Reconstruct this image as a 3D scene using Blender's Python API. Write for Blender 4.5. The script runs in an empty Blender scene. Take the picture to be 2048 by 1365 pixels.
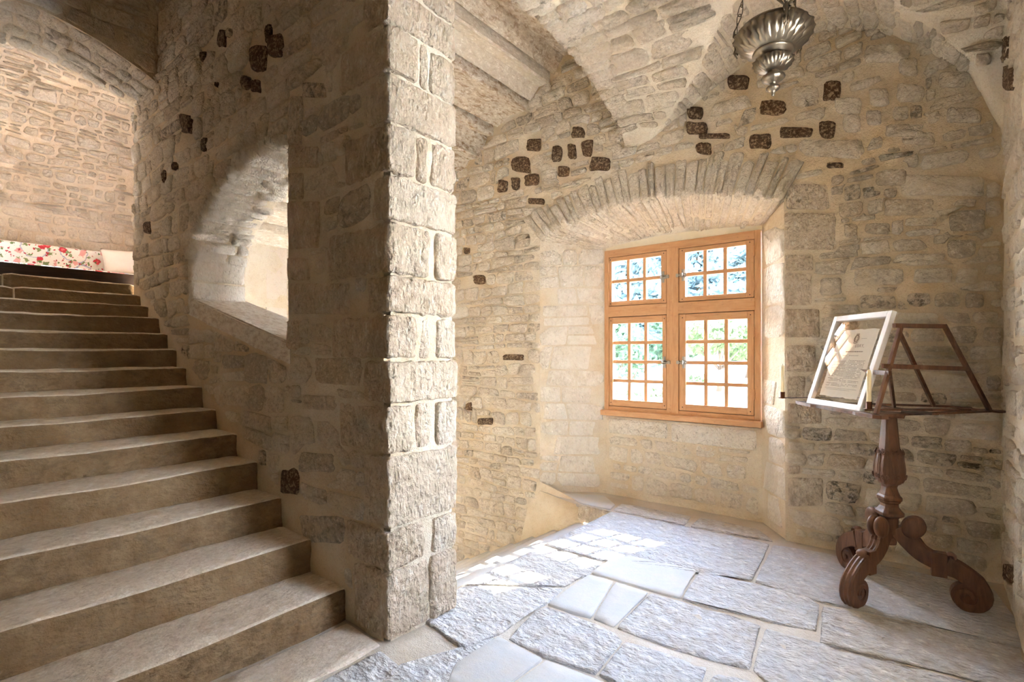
import bpy, bmesh, math, random
import numpy as np
from mathutils import Vector, Matrix, noise as mnoise
from mathutils.geometry import delaunay_2d_cdt

scene = bpy.context.scene
COL = scene.collection
R = random.Random(7)

# ------------------------------------------------------------------ camera, sky, sun, exposure
F, V0, EYE = 1040.0, 708.0, 1.45
YAW = math.atan2(1864.0 - 1024.0, F)
cam_d = bpy.data.cameras.new('camera')
cam = bpy.data.objects.new('camera', cam_d); COL.objects.link(cam)
cam.location = (0, 0, EYE); cam.rotation_euler = (math.pi / 2, 0, YAW)
cam_d.sensor_fit = 'HORIZONTAL'; cam_d.sensor_width = 36.0
cam_d.lens = F / 2048 * 36.0
cam_d.shift_y = (V0 - 682.5) / 2048
cam_d.clip_start = 0.05; cam_d.clip_end = 500
scene.camera = cam

SKY_STRENGTH = 42.0
SUN_STRENGTH = 26.0
scene.view_settings.view_transform = 'Standard'
scene.view_settings.look = 'None'
scene.view_settings.exposure = 1.36
scene.view_settings.gamma = 1.0
scene.view_settings.use_curve_mapping = False
scene.cycles.use_denoising = True
scene.cycles.max_bounces = 14
scene.cycles.diffuse_bounces = 10
scene.cycles.glossy_bounces = 4
scene.cycles.transparent_max_bounces = 12
scene.cycles.caustics_reflective = False
scene.cycles.caustics_refractive = False
scene.cycles.sample_clamp_indirect = 12.0

world = bpy.data.worlds.new('sky'); scene.world = world
world.use_nodes = True
wn = world.node_tree; wn.nodes.clear()
w_out = wn.nodes.new('ShaderNodeOutputWorld'); w_bg = wn.nodes.new('ShaderNodeBackground')
w_tc = wn.nodes.new('ShaderNodeTexCoord'); w_sep = wn.nodes.new('ShaderNodeSeparateXYZ')
w_rp = wn.nodes.new('ShaderNodeValToRGB')
wn.links.new(w_tc.outputs['Generated'], w_sep.inputs[0]); wn.links.new(w_sep.outputs['Z'], w_rp.inputs[0])
w_rp.color_ramp.elements[0].position = 0.0; w_rp.color_ramp.elements[0].color = (0.88, 0.93, 1.0, 1)
w_rp.color_ramp.elements[1].position = 0.8; w_rp.color_ramp.elements[1].color = (0.36, 0.50, 0.80, 1)
wn.links.new(w_rp.outputs[0], w_bg.inputs[0]); w_bg.inputs[1].default_value = SKY_STRENGTH
wn.links.new(w_bg.outputs[0], w_out.inputs[0])

sun_d = bpy.data.lights.new('sun', 'SUN'); sun_d.energy = SUN_STRENGTH; sun_d.angle = math.radians(0.35)
sun_d.color = (1.0, 0.96, 0.90)
sun = bpy.data.objects.new('sun', sun_d); COL.objects.link(sun)
sun.rotation_euler = Vector((-0.31, -1.0, -0.962)).to_track_quat('-Z', 'Y').to_euler()
sun.location = (3, 12, 12)

# ------------------------------------------------------------------ photograph rays on real planes
FW = np.array([-math.sin(YAW), math.cos(YAW), 0.0]); RT = np.array([math.cos(YAW), math.sin(YAW), 0.0])
EYEV = np.array([0, 0, EYE])
def ray(u, v): return FW + RT * (u - 1024) / F + np.array([0, 0, (V0 - v) / F])
def onZ(u, v, z=0.0):
    r = ray(u, v); return EYEV + r * (z - EYE) / r[2]
def onY(u, v, y):
    r = ray(u, v); return EYEV + r * y / r[1]
def onX(u, v, x):
    r = ray(u, v); return EYEV + r * x / r[0]
def depth_px(P):
    d = np.asarray(P) - EYEV; z = d @ FW
    zz = np.where(np.abs(z) < 1e-6, 1e-6, z)
    return z, 1024 + F * (d @ RT) / zz, V0 - F * d[..., 2] / zz

# ------------------------------------------------------------------ noise
def _hash(i, j, k):
    n = (i.astype(np.int64) * 73856093) ^ (j.astype(np.int64) * 19349663) ^ (k.astype(np.int64) * 83492791)
    n = (n * 1103515245 + 12345) & 0x7fffffff
    n = ((n >> 13) ^ n) * 60493 & 0x7fffffff
    return (n % 65536) / 32768.0 - 1.0
def vn(P):
    P = np.asarray(P, float); I = np.floor(P); f = P - I; f = f * f * (3 - 2 * f)
    i, j, k = I[:, 0], I[:, 1], I[:, 2]; x, y, z = f[:, 0], f[:, 1], f[:, 2]
    r = 0
    for a in (0, 1):
        for b in (0, 1):
            for c in (0, 1):
                w = (x if a else 1 - x) * (y if b else 1 - y) * (z if c else 1 - z)
                r = r + w * _hash(i + a, j + b, k + c)
    return r
def fbm(P, octs=3):
    P = np.asarray(P, float); r = np.zeros(len(P)); a = 1.0
    for o in range(octs):
        r += a * vn(P * (2 ** o) + o * 17.3); a *= 0.5
    return r / 1.6

# ------------------------------------------------------------------ materials
def srgb(r, g, b):
    def f(c):
        c /= 255.0
        return c / 12.92 if c <= 0.04045 else ((c + 0.055) / 1.055) ** 2.4
    return (f(r), f(g), f(b), 1.0)
class NT:
    def __init__(s, name):
        s.m = bpy.data.materials.new(name); s.m.use_nodes = True
        s.t = s.m.node_tree; s.t.nodes.clear()
        s.out = s.n('ShaderNodeOutputMaterial')
    def n(s, typ, **kw):
        x = s.t.nodes.new(typ)
        for k, v in kw.items(): setattr(x, k, v)
        return x
    def l(s, a, b): s.t.links.new(a, b)
    def coord(s, scale=(1, 1, 1), which='Object'):
        tc = s.n('ShaderNodeTexCoord'); mp = s.n('ShaderNodeMapping')
        s.l(tc.outputs[which], mp.inputs[0]); mp.inputs['Scale'].default_value = scale
        return mp.outputs[0]
    def noise(s, vec, scale, detail=4, rough=0.55, dist=0.0):
        x = s.n('ShaderNodeTexNoise'); s.l(vec, x.inputs['Vector'])
        x.inputs['Scale'].default_value = scale; x.inputs['Detail'].default_value = detail
        x.inputs['Roughness'].default_value = rough; x.inputs['Distortion'].default_value = dist
        return x.outputs[0]
    def voro(s, vec, scale, feature='F1', out='Distance', rnd=1.0):
        x = s.n('ShaderNodeTexVoronoi', feature=feature); s.l(vec, x.inputs['Vector'])
        x.inputs['Scale'].default_value = scale; x.inputs['Randomness'].default_value = rnd
        return x.outputs[out]
    def ramp(s, fac, stops, interp='LINEAR'):
        x = s.n('ShaderNodeValToRGB'); cr = x.color_ramp; cr.interpolation = interp
        while len(cr.elements) > 1: cr.elements.remove(cr.elements[-1])
        cr.elements[0].position = stops[0][0]; cr.elements[0].color = stops[0][1]
        for p, c in stops[1:]:
            e = cr.elements.new(p); e.color = c
        if fac is not None: s.l(fac, x.inputs[0])
        return x.outputs[0]
    def mask(s, fac, a, b):
        x = s.n('ShaderNodeMapRange', clamp=True); s.l(fac, x.inputs[0])
        x.inputs[1].default_value = a; x.inputs[2].default_value = b
        return x.outputs[0]
    def math(s, op, a, b=None):
        x = s.n('ShaderNodeMath', operation=op)
        for i, v in enumerate((a, b)):
            if v is None: continue
            if isinstance(v, (int, float)): x.inputs[i].default_value = v
            else: s.l(v, x.inputs[i])
        return x.outputs[0]
    def mix(s, fac, a, b, blend='MIX'):
        x = s.n('ShaderNodeMix', data_type='RGBA', blend_type=blend)
        for i, v in ((0, fac), (6, a), (7, b)):
            if isinstance(v, (int, float, tuple)): x.inputs[i].default_value = v
            else: s.l(v, x.inputs[i])
        return x.outputs[2]
    def rnd(s):
        oi = s.n('ShaderNodeObjectInfo'); ge = s.n('ShaderNodeNewGeometry')
        return s.math('FRACT', s.math('ADD', oi.outputs['Random'], s.math('MULTIPLY', ge.outputs['Random Per Island'], 7.31)))
    def bump(s, h, dist=0.01, strength=1.0, normal=None):
        x = s.n('ShaderNodeBump'); s.l(h, x.inputs['Height'])
        x.inputs['Distance'].default_value = dist; x.inputs['Strength'].default_value = strength
        if normal is not None: s.l(normal, x.inputs['Normal'])
        return x.outputs[0]
    def pbr(s, col, rough=0.85, metal=0.0, normal=None, spec=0.25, **kw):
        p = s.n('ShaderNodeBsdfPrincipled')
        for k, v in (('Base Color', col), ('Roughness', rough), ('Metallic', metal), ('Specular IOR Level', spec)):
            if isinstance(v, (int, float, tuple)): p.inputs[k].default_value = v
            else: s.l(v, p.inputs[k])
        for k, v in kw.items(): p.inputs[k.replace('_', ' ')].default_value = v
        if normal is not None: s.l(normal, p.inputs['Normal'])
        s.l(p.outputs[0], s.out.inputs[0]); return s.m

MORTAR_A, MORTAR_B = srgb(238, 229, 212), srgb(221, 201, 168)
def mat_mortar(name, a=MORTAR_A, b=MORTAR_B, dist=0.022):
    t = NT(name); v = t.coord()
    n1 = t.noise(v, 2.2, 5, 0.6); n2 = t.noise(v, 26, 6, 0.65); n3 = t.noise(v, 140, 3, 0.6)
    n0 = t.noise(v, 0.7, 2, 0.5)
    c = t.mix(t.mask(t.math('ADD', t.math('MULTIPLY', n1, 0.6), t.math('MULTIPLY', n0, 0.4)), 0.36, 0.62), a, b)
    c = t.mix(t.math('MULTIPLY', t.mask(n3, 0.5, 0.66), 0.22), c, srgb(176, 148, 108))
    c = t.mix(t.math('MULTIPLY', t.mask(n2, 0.58, 0.75), 0.35), c, srgb(190, 156, 106))
    h = t.math('ADD', n2, t.math('MULTIPLY', n3, 0.35))
    return t.pbr(c, 0.95, normal=t.bump(h, dist, 0.9), spec=0.1)
def mat_rubble(name, cols, pit=srgb(120, 106, 88), pit_amt=0.5, smear=0.75, dist=0.014, stretch=(1, 1, 1), fine=70, smear_lo=0.56, fleck=0.26, peck=0.25, chalk=0.6):
    t = NT(name); v = t.coord(); vs = t.coord(stretch)
    r = t.rnd()
    base = t.ramp(r, [(i / (len(cols) - 1), c) for i, c in enumerate(cols)])
    nL = t.noise(v, 7, 5, 0.62); nM = t.noise(vs, 24, 7, 0.66, 0.3); nF = t.noise(vs, fine, 5, 0.68)
    base = t.mix(t.math('MULTIPLY', t.mask(nL, 0.4, 0.7), 0.25), base, srgb(216, 194, 160))
    r2 = t.math('FRACT', t.math('MULTIPLY', r, 13.7))
    amt = t.math('MULTIPLY', t.math('ADD', t.math('MULTIPLY', t.math('POWER', r2, 3.0), 0.9), 0.12), pit_amt * 1.3)
    base = t.mix(t.math('MULTIPLY', t.mask(nM, 0.47, 0.62), amt), base, pit)
    nG = t.noise(vs, fine * 0.55, 8, 0.74, 0.4)
    base = t.mix(t.math('MULTIPLY', t.mask(nG, 0.53, 0.60), fleck), base, t.mix(0.5, pit, srgb(170, 150, 124)))
    base = t.mix(t.math('MULTIPLY', t.mask(nG, 0.46, 0.38), chalk), base, srgb(250, 244, 232))
    base = t.mix(t.math('MULTIPLY', t.mask(nF, 0.60, 0.70), 0.3), base, srgb(140, 122, 98))
    sm = t.noise(v, 5.5, 6, 0.66)
    base = t.mix(t.math('MULTIPLY', t.mask(sm, smear_lo, smear_lo + 0.07), smear), base, t.mix(nL, MORTAR_A, MORTAR_B))
    pk = t.voro(vs, fine * 0.8, 'F1'); pk2 = t.mask(t.noise(v, 14, 3, 0.6), 0.35, 0.6)
    h = t.math('ADD', t.math('ADD', t.math('MULTIPLY', nM, 1.0), t.math('MULTIPLY', nF, 0.5)), t.math('MULTIPLY', t.math('MULTIPLY', t.mask(pk, 0.0, 0.5), pk2), peck))
    return t.pbr(base, 0.92, normal=t.bump(h, dist, 1.0), spec=0.15)

PALE = [srgb(245, 237, 222), srgb(239, 229, 212), srgb(243, 231, 211), srgb(236, 225, 209), srgb(246, 236, 218), srgb(230, 218, 200), srgb(241, 228, 209)]
M_mortar = mat_mortar('lime_mortar')
M_rubble = mat_rubble('limestone_rubble', PALE, srgb(150, 132, 110), .35, .9, .03, smear_lo=.54)
M_vault_mortar = mat_mortar('vault_mortar', srgb(240, 232, 216), srgb(228, 213, 186), 0.02)
M_rose_mortar = mat_mortar('rosy_lime_mortar', srgb(238, 227, 213), srgb(226, 211, 194), 0.02)
M_greyrubble = mat_rubble('grey_mottled_limestone', [srgb(222, 210, 192), srgb(230, 216, 195), srgb(210, 198, 180), srgb(224, 206, 180), srgb(204, 194, 178)], srgb(112, 104, 90), 0.8, 0.6, 0.03)
M_ashlar = mat_rubble('pecked_ashlar', [srgb(234, 217, 194), srgb(226, 208, 184), srgb(230, 210, 186), srgb(238, 224, 203)], srgb(168, 142, 112), 0.45, 0.4, 0.05, (1, 1, 0.45), 60, 0.6, .22, .6, .5)
M_slab_rough = mat_rubble('hammered_floor_stone', [srgb(198, 198, 199), srgb(191, 191, 192), srgb(194, 192, 190)], srgb(150, 134, 112), 0.4, 0.15, 0.022, (0.6, 1, 1), 44, 0.64, .22, .6, .4)
M_sill = mat_rubble('speckled_pale_sill', [srgb(246, 242, 234), srgb(242, 236, 228)], srgb(176, 152, 124), 0.5, 0.2, 0.02, (.5, 1, 1), 60, 0.66)
M_joint = mat_mortar('floor_joint_mortar', srgb(204, 196, 184), srgb(184, 171, 152), 0.01)
M_slab_smooth = mat_rubble('worn_smooth_floor_stone', [srgb(188, 188, 187), srgb(182, 182, 182)], srgb(196, 186, 170), 0.1, 0.06, 0.002, (1, 1, 1), 120, 0.68, .05, .05, .0)
M_step = mat_rubble('worn_stair_tread', [srgb(236, 225, 206), srgb(231, 219, 200), srgb(234, 220, 198)], srgb(150, 128, 100), 0.4, 0.2, 0.012, (1, 0.6, 1), 80, 0.62)
M_riser = mat_rubble('brown_riser', [srgb(154, 128, 96), srgb(146, 121, 90), srgb(150, 122, 88)], srgb(92, 72, 48), 0.9, 0.12, 0.03, (1, 0.6, 1), 50, 0.62, .6, .3, 0.0)  # darker and browner than the treads
M_ceil_slab = mat_rubble('ceiling_slab_stone', [srgb(214, 204, 186), srgb(206, 196, 178)], srgb(150, 120, 86), 0.8, 0.3, 0.012, (1, 0.5, 1), 60, 0.6)
def mat_dark():
    t = NT('soot_dark_stone'); v = t.coord()
    n1 = t.noise(v, 16, 6, 0.7); n2 = t.noise(v, 48, 6, 0.75); r = t.rnd()
    c = t.mix(n1, t.ramp(r, [(0, srgb(58, 44, 34)), (0.5, srgb(66, 60, 54)), (1, srgb(84, 60, 42))]), srgb(104, 78, 56))
    c = t.mix(t.mask(n2, 0.50, 0.58), c, srgb(170, 148, 120))
    return t.pbr(c, 0.9, normal=t.bump(n2, 0.014, 1.0), spec=0.15)
M_dark = mat_dark()
def mat_wood(name, a, b, c, scale=9, stretch=(1, 1, 8), rough=0.5, dist=0.003, which='Object'):
    t = NT(name); v = t.coord(stretch, which)
    n = t.noise(v, scale, 6, 0.6, 0.8); n2 = t.noise(t.coord(which=which), 30, 5, 0.65)
    col = t.ramp(n, [(0.25, a), (0.5, b), (0.78, c)])
    col = t.mix(t.math('MULTIPLY', t.mask(n2, 0.62, 0.74), 0.35), col, srgb(92, 58, 34))
    return t.pbr(col, rough, normal=t.bump(n, dist, 0.6), spec=0.35)
M_pine_v = mat_wood('honey_pine_upright', srgb(184, 132, 88), srgb(200, 152, 108), srgb(210, 166, 124), 7, (6, 6, 0.7), 0.6)
M_pine_h = mat_wood('honey_pine_rail', srgb(184, 132, 88), srgb(200, 152, 108), srgb(210, 166, 124), 7, (0.7, 6, 6), 0.6)
M_walnut = mat_wood('walnut', srgb(64, 42, 30), srgb(100, 68, 48), srgb(128, 92, 68), 10, (3, 3, 0.6), 0.5)
M_walnut_dark = mat_wood('dark_walnut', srgb(52, 32, 22), srgb(88, 56, 38), srgb(112, 74, 52), 10, (3, 3, 0.8), 0.45)
M_oak_dark = mat_wood('dark_oak_board', srgb(34, 22, 14), srgb(56, 36, 24), srgb(74, 50, 34), 9, (6, 0.6, 6), 0.5)
def simple(name, col, rough=0.6, metal=0.0, spec=0.3, bump=None):
    t = NT(name); v = t.coord(); n = t.noise(v, 18, 4, 0.6)
    c = t.mix(t.math('MULTIPLY', n, 0.35), col, tuple(x * 0.72 for x in col[:3]) + (1,))
    nb = t.bump(t.noise(v, bump[0], 4, 0.6), bump[1], 0.8) if bump else None
    return t.pbr(c, rough, metal, nb, spec)
M_umber = simple('umber_stone', srgb(150, 128, 100), 0.95, spec=0.05)  # unseen stair walls made dark to cut light bounced onto the steps
M_rosestone = mat_rubble('rosy_rubble', [srgb(243, 235, 227), srgb(236, 227, 217), srgb(240, 229, 217), srgb(230, 220, 208)], srgb(150, 130, 110), .35, .4, .03)
M_niche = mat_rubble('pale_niche_ashlar', [srgb(248, 241, 228), srgb(244, 236, 222), srgb(240, 231, 216)], srgb(206, 190, 164), .3, .4, .03, (1, 1, .6), 60, .6, .08, .5, .5)
M_iron = simple('aged_iron', srgb(110, 102, 94), 0.5, 0.8)
M_steel = simple('bright_latch_metal', srgb(178, 172, 160), 0.4, 0.85)
M_lampmetal = simple('patinated_bronze', srgb(140, 128, 110), 0.36, 0.92)
M_chain = simple('dark_bronze_chain', srgb(104, 92, 74), 0.45, 0.85)
M_wax = simple('ivory_wax', srgb(244, 228, 190), 0.45)
M_copper = simple('brown_metal_holder', srgb(112, 68, 44), 0.4, 0.6)
M_frame = simple('white_painted_frame', srgb(244, 244, 246), 0.45, bump=(60, 0.001))
M_paper = simple('aged_paper', srgb(226, 218, 204), 0.9, spec=0.05)
M_ink = simple('faded_ink', srgb(128, 116, 104), 0.9, spec=0.05)
M_plaster = simple('smooth_plaster', srgb(240, 228, 202), 0.95, spec=0.05, bump=(30, 0.004))
M_pillow = simple('white_cotton', srgb(240, 234, 228), 0.95, spec=0.05, bump=(40, 0.002))
M_gravel = simple('pale_gravel', srgb(132, 126, 118), 0.95, spec=0.05, bump=(20, 0.02))
M_lawn = simple('lawn', srgb(120, 150, 84), 0.95, spec=0.05)
M_bark = simple('tree_bark', srgb(72, 60, 50), 0.95, spec=0.05)
M_outstone = simple('garden_wall_stone', srgb(78, 78, 82), 0.95, spec=0.05, bump=(14, 0.02))
def mat_leaf(name, a, b):
    t = NT(name); r = t.rnd(); c = t.mix(r, a, b)
    p = t.n('ShaderNodeBsdfDiffuse'); q = t.n('ShaderNodeBsdfTranslucent'); x = t.n('ShaderNodeMixShader')
    t.l(c, p.inputs[0]); t.l(c, q.inputs[0]); x.inputs[0].default_value = 0.4
    t.l(p.outputs[0], x.inputs[1]); t.l(q.outputs[0], x.inputs[2]); t.l(x.outputs[0], t.out.inputs[0]); return t.m
M_leaf_light = mat_leaf('light_green_leaf', srgb(92, 102, 70), srgb(80, 92, 62))
M_leaf_dark = mat_leaf('blue_green_needle', srgb(84, 98, 98), srgb(74, 90, 96))
M_leaf_mid = mat_leaf('mid_green_leaf', srgb(70, 84, 62), srgb(60, 76, 60))
def mat_glass(name, tint=(0.96, 0.985, 0.98, 1), ior=1.5, rough=0.0):
    t = NT(name); tr = t.n('ShaderNodeBsdfTransparent'); gl = t.n('ShaderNodeBsdfGlossy')
    fr = t.n('ShaderNodeFresnel'); mx = t.n('ShaderNodeMixShader')
    tr.inputs[0].default_value = tint; gl.inputs['Roughness'].default_value = rough; fr.inputs[0].default_value = ior
    ge = t.n('ShaderNodeNewGeometry')          # thin pane: reflect at the outer faces only
    t.l(t.math('MULTIPLY', fr.outputs[0], t.math('SUBTRACT', 1.0, ge.outputs['Backfacing'])), mx.inputs[0]); t.l(tr.outputs[0], mx.inputs[1]); t.l(gl.outputs[0], mx.inputs[2])
    t.l(mx.outputs[0], t.out.inputs[0]); return t.m
M_glass = mat_glass('window_glass')
M_picglass = mat_glass('picture_glass', (0.99, 0.99, 0.985, 1), 1.8)
def mat_floral():
    t = NT('rose_print_cotton')
    def disc(scale, offs, thr, wob):
        tc = t.n('ShaderNodeTexCoord'); mp = t.n('ShaderNodeMapping')
        t.l(tc.outputs['Object'], mp.inputs[0]); mp.inputs['Location'].default_value = offs
        nz = t.n('ShaderNodeTexNoise'); t.l(mp.outputs[0], nz.inputs['Vector']); nz.inputs['Scale'].default_value = 30
        va = t.n('ShaderNodeVectorMath', operation='SCALE'); t.l(nz.outputs[1], va.inputs[0]); va.inputs['Scale'].default_value = wob
        vb = t.n('ShaderNodeVectorMath', operation='ADD'); t.l(mp.outputs[0], vb.inputs[0]); t.l(va.outputs[0], vb.inputs[1])
        d = t.voro(vb.outputs[0], scale); return t.mask(d, thr, thr - 0.03), d
    c = srgb(240, 238, 236)
    m, d = disc(3.4, (0, 0.1, 0), 0.33, 0.05); ring = t.mask(t.math('ABSOLUTE', t.math('SUBTRACT', d, 0.5)), 0.03, 0.015)
    c = t.mix(t.math('MULTIPLY', ring, 0.8), c, srgb(150, 164, 204))
    m, _ = disc(10, (3, 1, 0), 0.3, 0.09); c = t.mix(m, c, srgb(128, 146, 104))
    m, _ = disc(7.5, (1, 4, 2), 0.3, 0.06); c = t.mix(m, c, srgb(226, 170, 172))
    m, d = disc(6.0, (7, 2, 5), 0.27, 0.05); c = t.mix(m, c, srgb(196, 64, 78))
    m, _ = disc(15, (2, 2, 8), 0.24, 0.05); c = t.mix(m, c, srgb(176, 58, 72))
    m, _ = disc(12, (5, 9, 1), 0.2, 0.05); c = t.mix(m, c, srgb(104, 132, 84))
    m, _ = disc(6.0, (7, 2, 5), 0.12, 0.05); c = t.mix(m, c, srgb(220, 120, 128))
    return t.pbr(c, 0.95, spec=0.05)
M_floral = mat_floral()

# ------------------------------------------------------------------ object helpers
def link(name, me, mat, parent=None, smooth=True):
    o = bpy.data.objects.new(name, me); COL.objects.link(o)
    if mat is not None and not me.materials: me.materials.append(mat)
    if parent is not None: o.parent = parent
    return o
def mesh(name, verts, faces, mat, parent=None, smooth=True):
    me = bpy.data.meshes.new(name); me.from_pydata([tuple(v) for v in verts], [], faces)
    if smooth: me.polygons.foreach_set('use_smooth', [True] * len(me.polygons))
    me.update(); return link(name, me, mat, parent)
def bmobj(name, bm, mat, parent=None, smooth=False, loc=None):
    me = bpy.data.meshes.new(name); bm.normal_update(); bm.to_mesh(me); bm.free()
    if smooth: me.polygons.foreach_set('use_smooth', [True] * len(me.polygons))
    o = link(name, me, mat, parent)
    if loc is not None: o.location = loc
    return o
def tag(o, label=None, cat=None, group=None, kind=None):
    if label: o['label'] = label
    if cat: o['category'] = cat
    if group: o['group'] = group
    if kind: o['kind'] = kind
    return o
def empty(name, loc=(0, 0, 0), rz=0.0):
    o = bpy.data.objects.new(name, None); COL.objects.link(o); o.location = loc; o.rotation_euler = (0, 0, rz)
    o.empty_display_size = 0.1; return o
def structure(o, label): return tag(o, label, None, None, 'structure')

def bm_box(bm, lo, hi, bevel=0.0, M=None):
    vs = []
    for x in (lo[0], hi[0]):
        for y in (lo[1], hi[1]):
            for z in (lo[2], hi[2]): vs.append(bm.verts.new((x, y, z)))
    fs = [(0, 1, 3, 2), (4, 6, 7, 5), (0, 4, 5, 1), (2, 3, 7, 6), (0, 2, 6, 4), (1, 5, 7, 3)]
    nf = [bm.faces.new([vs[i] for i in f]) for f in fs]
    if bevel > 0:
        es = list({e for f in nf for e in f.edges})
        r = bmesh.ops.bevel(bm, geom=es, offset=bevel, segments=2, profile=0.6, affect='EDGES')
        vs = list({v for f in r['faces'] for v in f.verts} | {v for v in vs if v.is_valid})
    if M is not None: bmesh.ops.transform(bm, matrix=M, verts=[v for v in vs if v.is_valid])
    return bm
def bar(bm, a, b, w, t, up=(0, 0, 1), bevel=0.002):
    a, b, up = Vector(a), Vector(b), Vector(up); d = (b - a); L = d.length; x = d / L
    y = up.cross(x)
    if y.length < 1e-4: y = Vector((1, 0, 0)).cross(x)
    y.normalize(); z = x.cross(y)
    M = Matrix(((x.x, y.x, z.x, a.x), (x.y, y.y, z.y, a.y), (x.z, y.z, z.z, a.z), (0, 0, 0, 1)))
    return bm_box(bm, (0, -w / 2, -t / 2), (L, w / 2, t / 2), bevel, M)
def lathe(bm, prof, n=24, center=(0, 0, 0), shape=None, cap=True):
    cx, cy, cz = center; rings = []
    for (r, z) in prof:
        ring = []
        for i in range(n):
            a = 2 * math.pi * i / n; rr = r * (shape(a, z) if shape else 1.0)
            ring.append(bm.verts.new((cx + rr * math.cos(a), cy + rr * math.sin(a), cz + z)))
        rings.append(ring)
    for k in range(len(rings) - 1):
        for i in range(n):
            j = (i + 1) % n; bm.faces.new((rings[k][i], rings[k][j], rings[k + 1][j], rings[k + 1][i]))
    if cap:
        bm.faces.new(list(reversed(rings[0]))); bm.faces.new(rings[-1])
    return bm
def tube(bm, pts, rad, n=8, closed=False, scale_y=1.0):
    pts = [Vector(p) for p in pts]; m = len(pts); rings = []
    prev = None
    for i, p in enumerate(pts):
        if closed: d = pts[(i + 1) % m] - pts[i - 1]
        else: d = pts[min(i + 1, m - 1)] - pts[max(i - 1, 0)]
        d.normalize()
        ref = prev if prev is not None else (Vector((0, 0, 1)) if abs(d.z) < 0.9 else Vector((1, 0, 0)))
        s = ref - d * ref.dot(d)
        if s.length < 1e-5: s = Vector((1, 0, 0)) - d * d.x
        s.normalize(); prev = s; q = d.cross(s)
        r = rad[i] if isinstance(rad, (list, tuple)) else rad
        rings.append([bm.verts.new(p + s * r * math.cos(2 * math.pi * k / n) + q * r * scale_y * math.sin(2 * math.pi * k / n)) for k in range(n)])
    rng = range(m) if closed else range(m - 1)
    for i in rng:
        A, B = rings[i], rings[(i + 1) % m]
        for k in range(n):
            l = (k + 1) % n; bm.faces.new((A[k], A[l], B[l], B[k]))
    if not closed:
        bm.faces.new(list(reversed(rings[0]))); bm.faces.new(rings[-1])
    return bm
def prism(bm, pts, z0, z1, M=None):
    a = [bm.verts.new((p[0], p[1], z0)) for p in pts]; b = [bm.verts.new((p[0], p[1], z1)) for p in pts]; n = len(pts)
    bm.faces.new(list(reversed(a))); bm.faces.new(b)
    for i in range(n):
        j = (i + 1) % n; bm.faces.new((a[i], a[j], b[j], b[i]))
    if M is not None: bmesh.ops.transform(bm, matrix=M, verts=a + b)
    return bm

# ------------------------------------------------------------------ masonry generators
def in_poly(P, loop):
    P = np.asarray(P); x, y = P[:, 0], P[:, 1]; r = np.zeros(len(P), bool); n = len(loop)
    for i in range(n):
        x0, y0 = loop[i]; x1, y1 = loop[(i + 1) % n]
        c = ((y0 > y) != (y1 > y)) & (x < (x1 - x0) * (y - y0) / (y1 - y0 + 1e-12) + x0); r ^= c
    return r
def densify(loop, step):
    out = []; n = len(loop)
    for i in range(n):
        a = np.array(loop[i], float); b = np.array(loop[(i + 1) % n], float); k = max(1, int(np.hypot(*(b - a)) / step))
        for j in range(k): out.append(tuple(a + (b - a) * j / k))
    return out
def planar(name, outer, holes, S, res, amp, mat, parent=None, freq=4.0, seed=0.0):
    """rough mortar face: (u,v) region with holes, pushed in and out by noise along h"""
    loops = [densify(outer, res)] + [densify(h, res) for h in holes]
    pts = []; edges = []
    for lp in loops:
        s = len(pts); pts += lp; edges += [(s + i, s + (i + 1) % len(lp)) for i in range(len(lp))]
    nb = len(pts)
    o = np.array(outer); lo, hi = o.min(0), o.max(0)
    gu = np.arange(lo[0] + res / 2, hi[0], res); gv = np.arange(lo[1] + res / 2, hi[1], res)
    G = np.array([(a + (res / 2 if k % 2 else 0), b) for k, b in enumerate(gv) for a in gu])
    keep = in_poly(G, outer)
    for h in holes: keep &= ~in_poly(G, h)
    B = np.array(pts); G = G[keep]
    if len(G):
        d = np.full(len(G), 9.0)
        for s in range(0, len(B), 200):
            d = np.minimum(d, np.sqrt(((G[:, None] - B[None, s:s + 200]) ** 2).sum(2)).min(1))
        G = G[d > res * 0.45]
    allp = [Vector(p) for p in pts] + [Vector(p) for p in G]
    v, e, f, *_ = delaunay_2d_cdt(allp, edges, [], 0, 1e-5)
    V = np.array([(p.x, p.y) for p in v]); T = np.array([t for t in f if len(t) == 3])
    C = V[T].mean(1); ok = in_poly(C, outer)
    for h in holes: ok &= ~in_poly(C, h)
    T = T[ok]
    h = amp * fbm(np.c_[V[:, 0] * freq + seed, V[:, 1] * freq * 1.4, np.full(len(V), seed)], 4)
    dist = np.full(len(V), 9.0)
    for s in range(0, len(B), 200):
        dist = np.minimum(dist, np.sqrt(((V[:, None] - B[None, s:s + 200]) ** 2).sum(2)).min(1))
    h *= np.clip(dist / (res * 1.5), 0, 1)
    P = S(V[:, 0], V[:, 1], h)
    return mesh(name, P, [tuple(int(i) for i in t) for t in T], mat, parent)
def gridsurf(name, S, us, vs, amp, mat, parent=None, freq=4.0, seed=0.0, edge0=True):
    U, Vv = np.meshgrid(us, vs); u, v = U.ravel(), Vv.ravel()
    P0 = S(u, v, np.zeros(len(u)))
    h = amp * fbm(P0 * freq + seed, 4)
    if edge0:
        E = np.ones(U.shape); E[0] = E[-1] = 0; E[:, 0] = E[:, -1] = 0; h *= E.ravel()
    P = S(u, v, h); n, m = len(us), len(vs)
    f = [(j * n + i, j * n + i + 1, (j + 1) * n + i + 1, (j + 1) * n + i) for j in range(m - 1) for i in range(n - 1)]
    return mesh(name, P, f, mat, parent)
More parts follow.
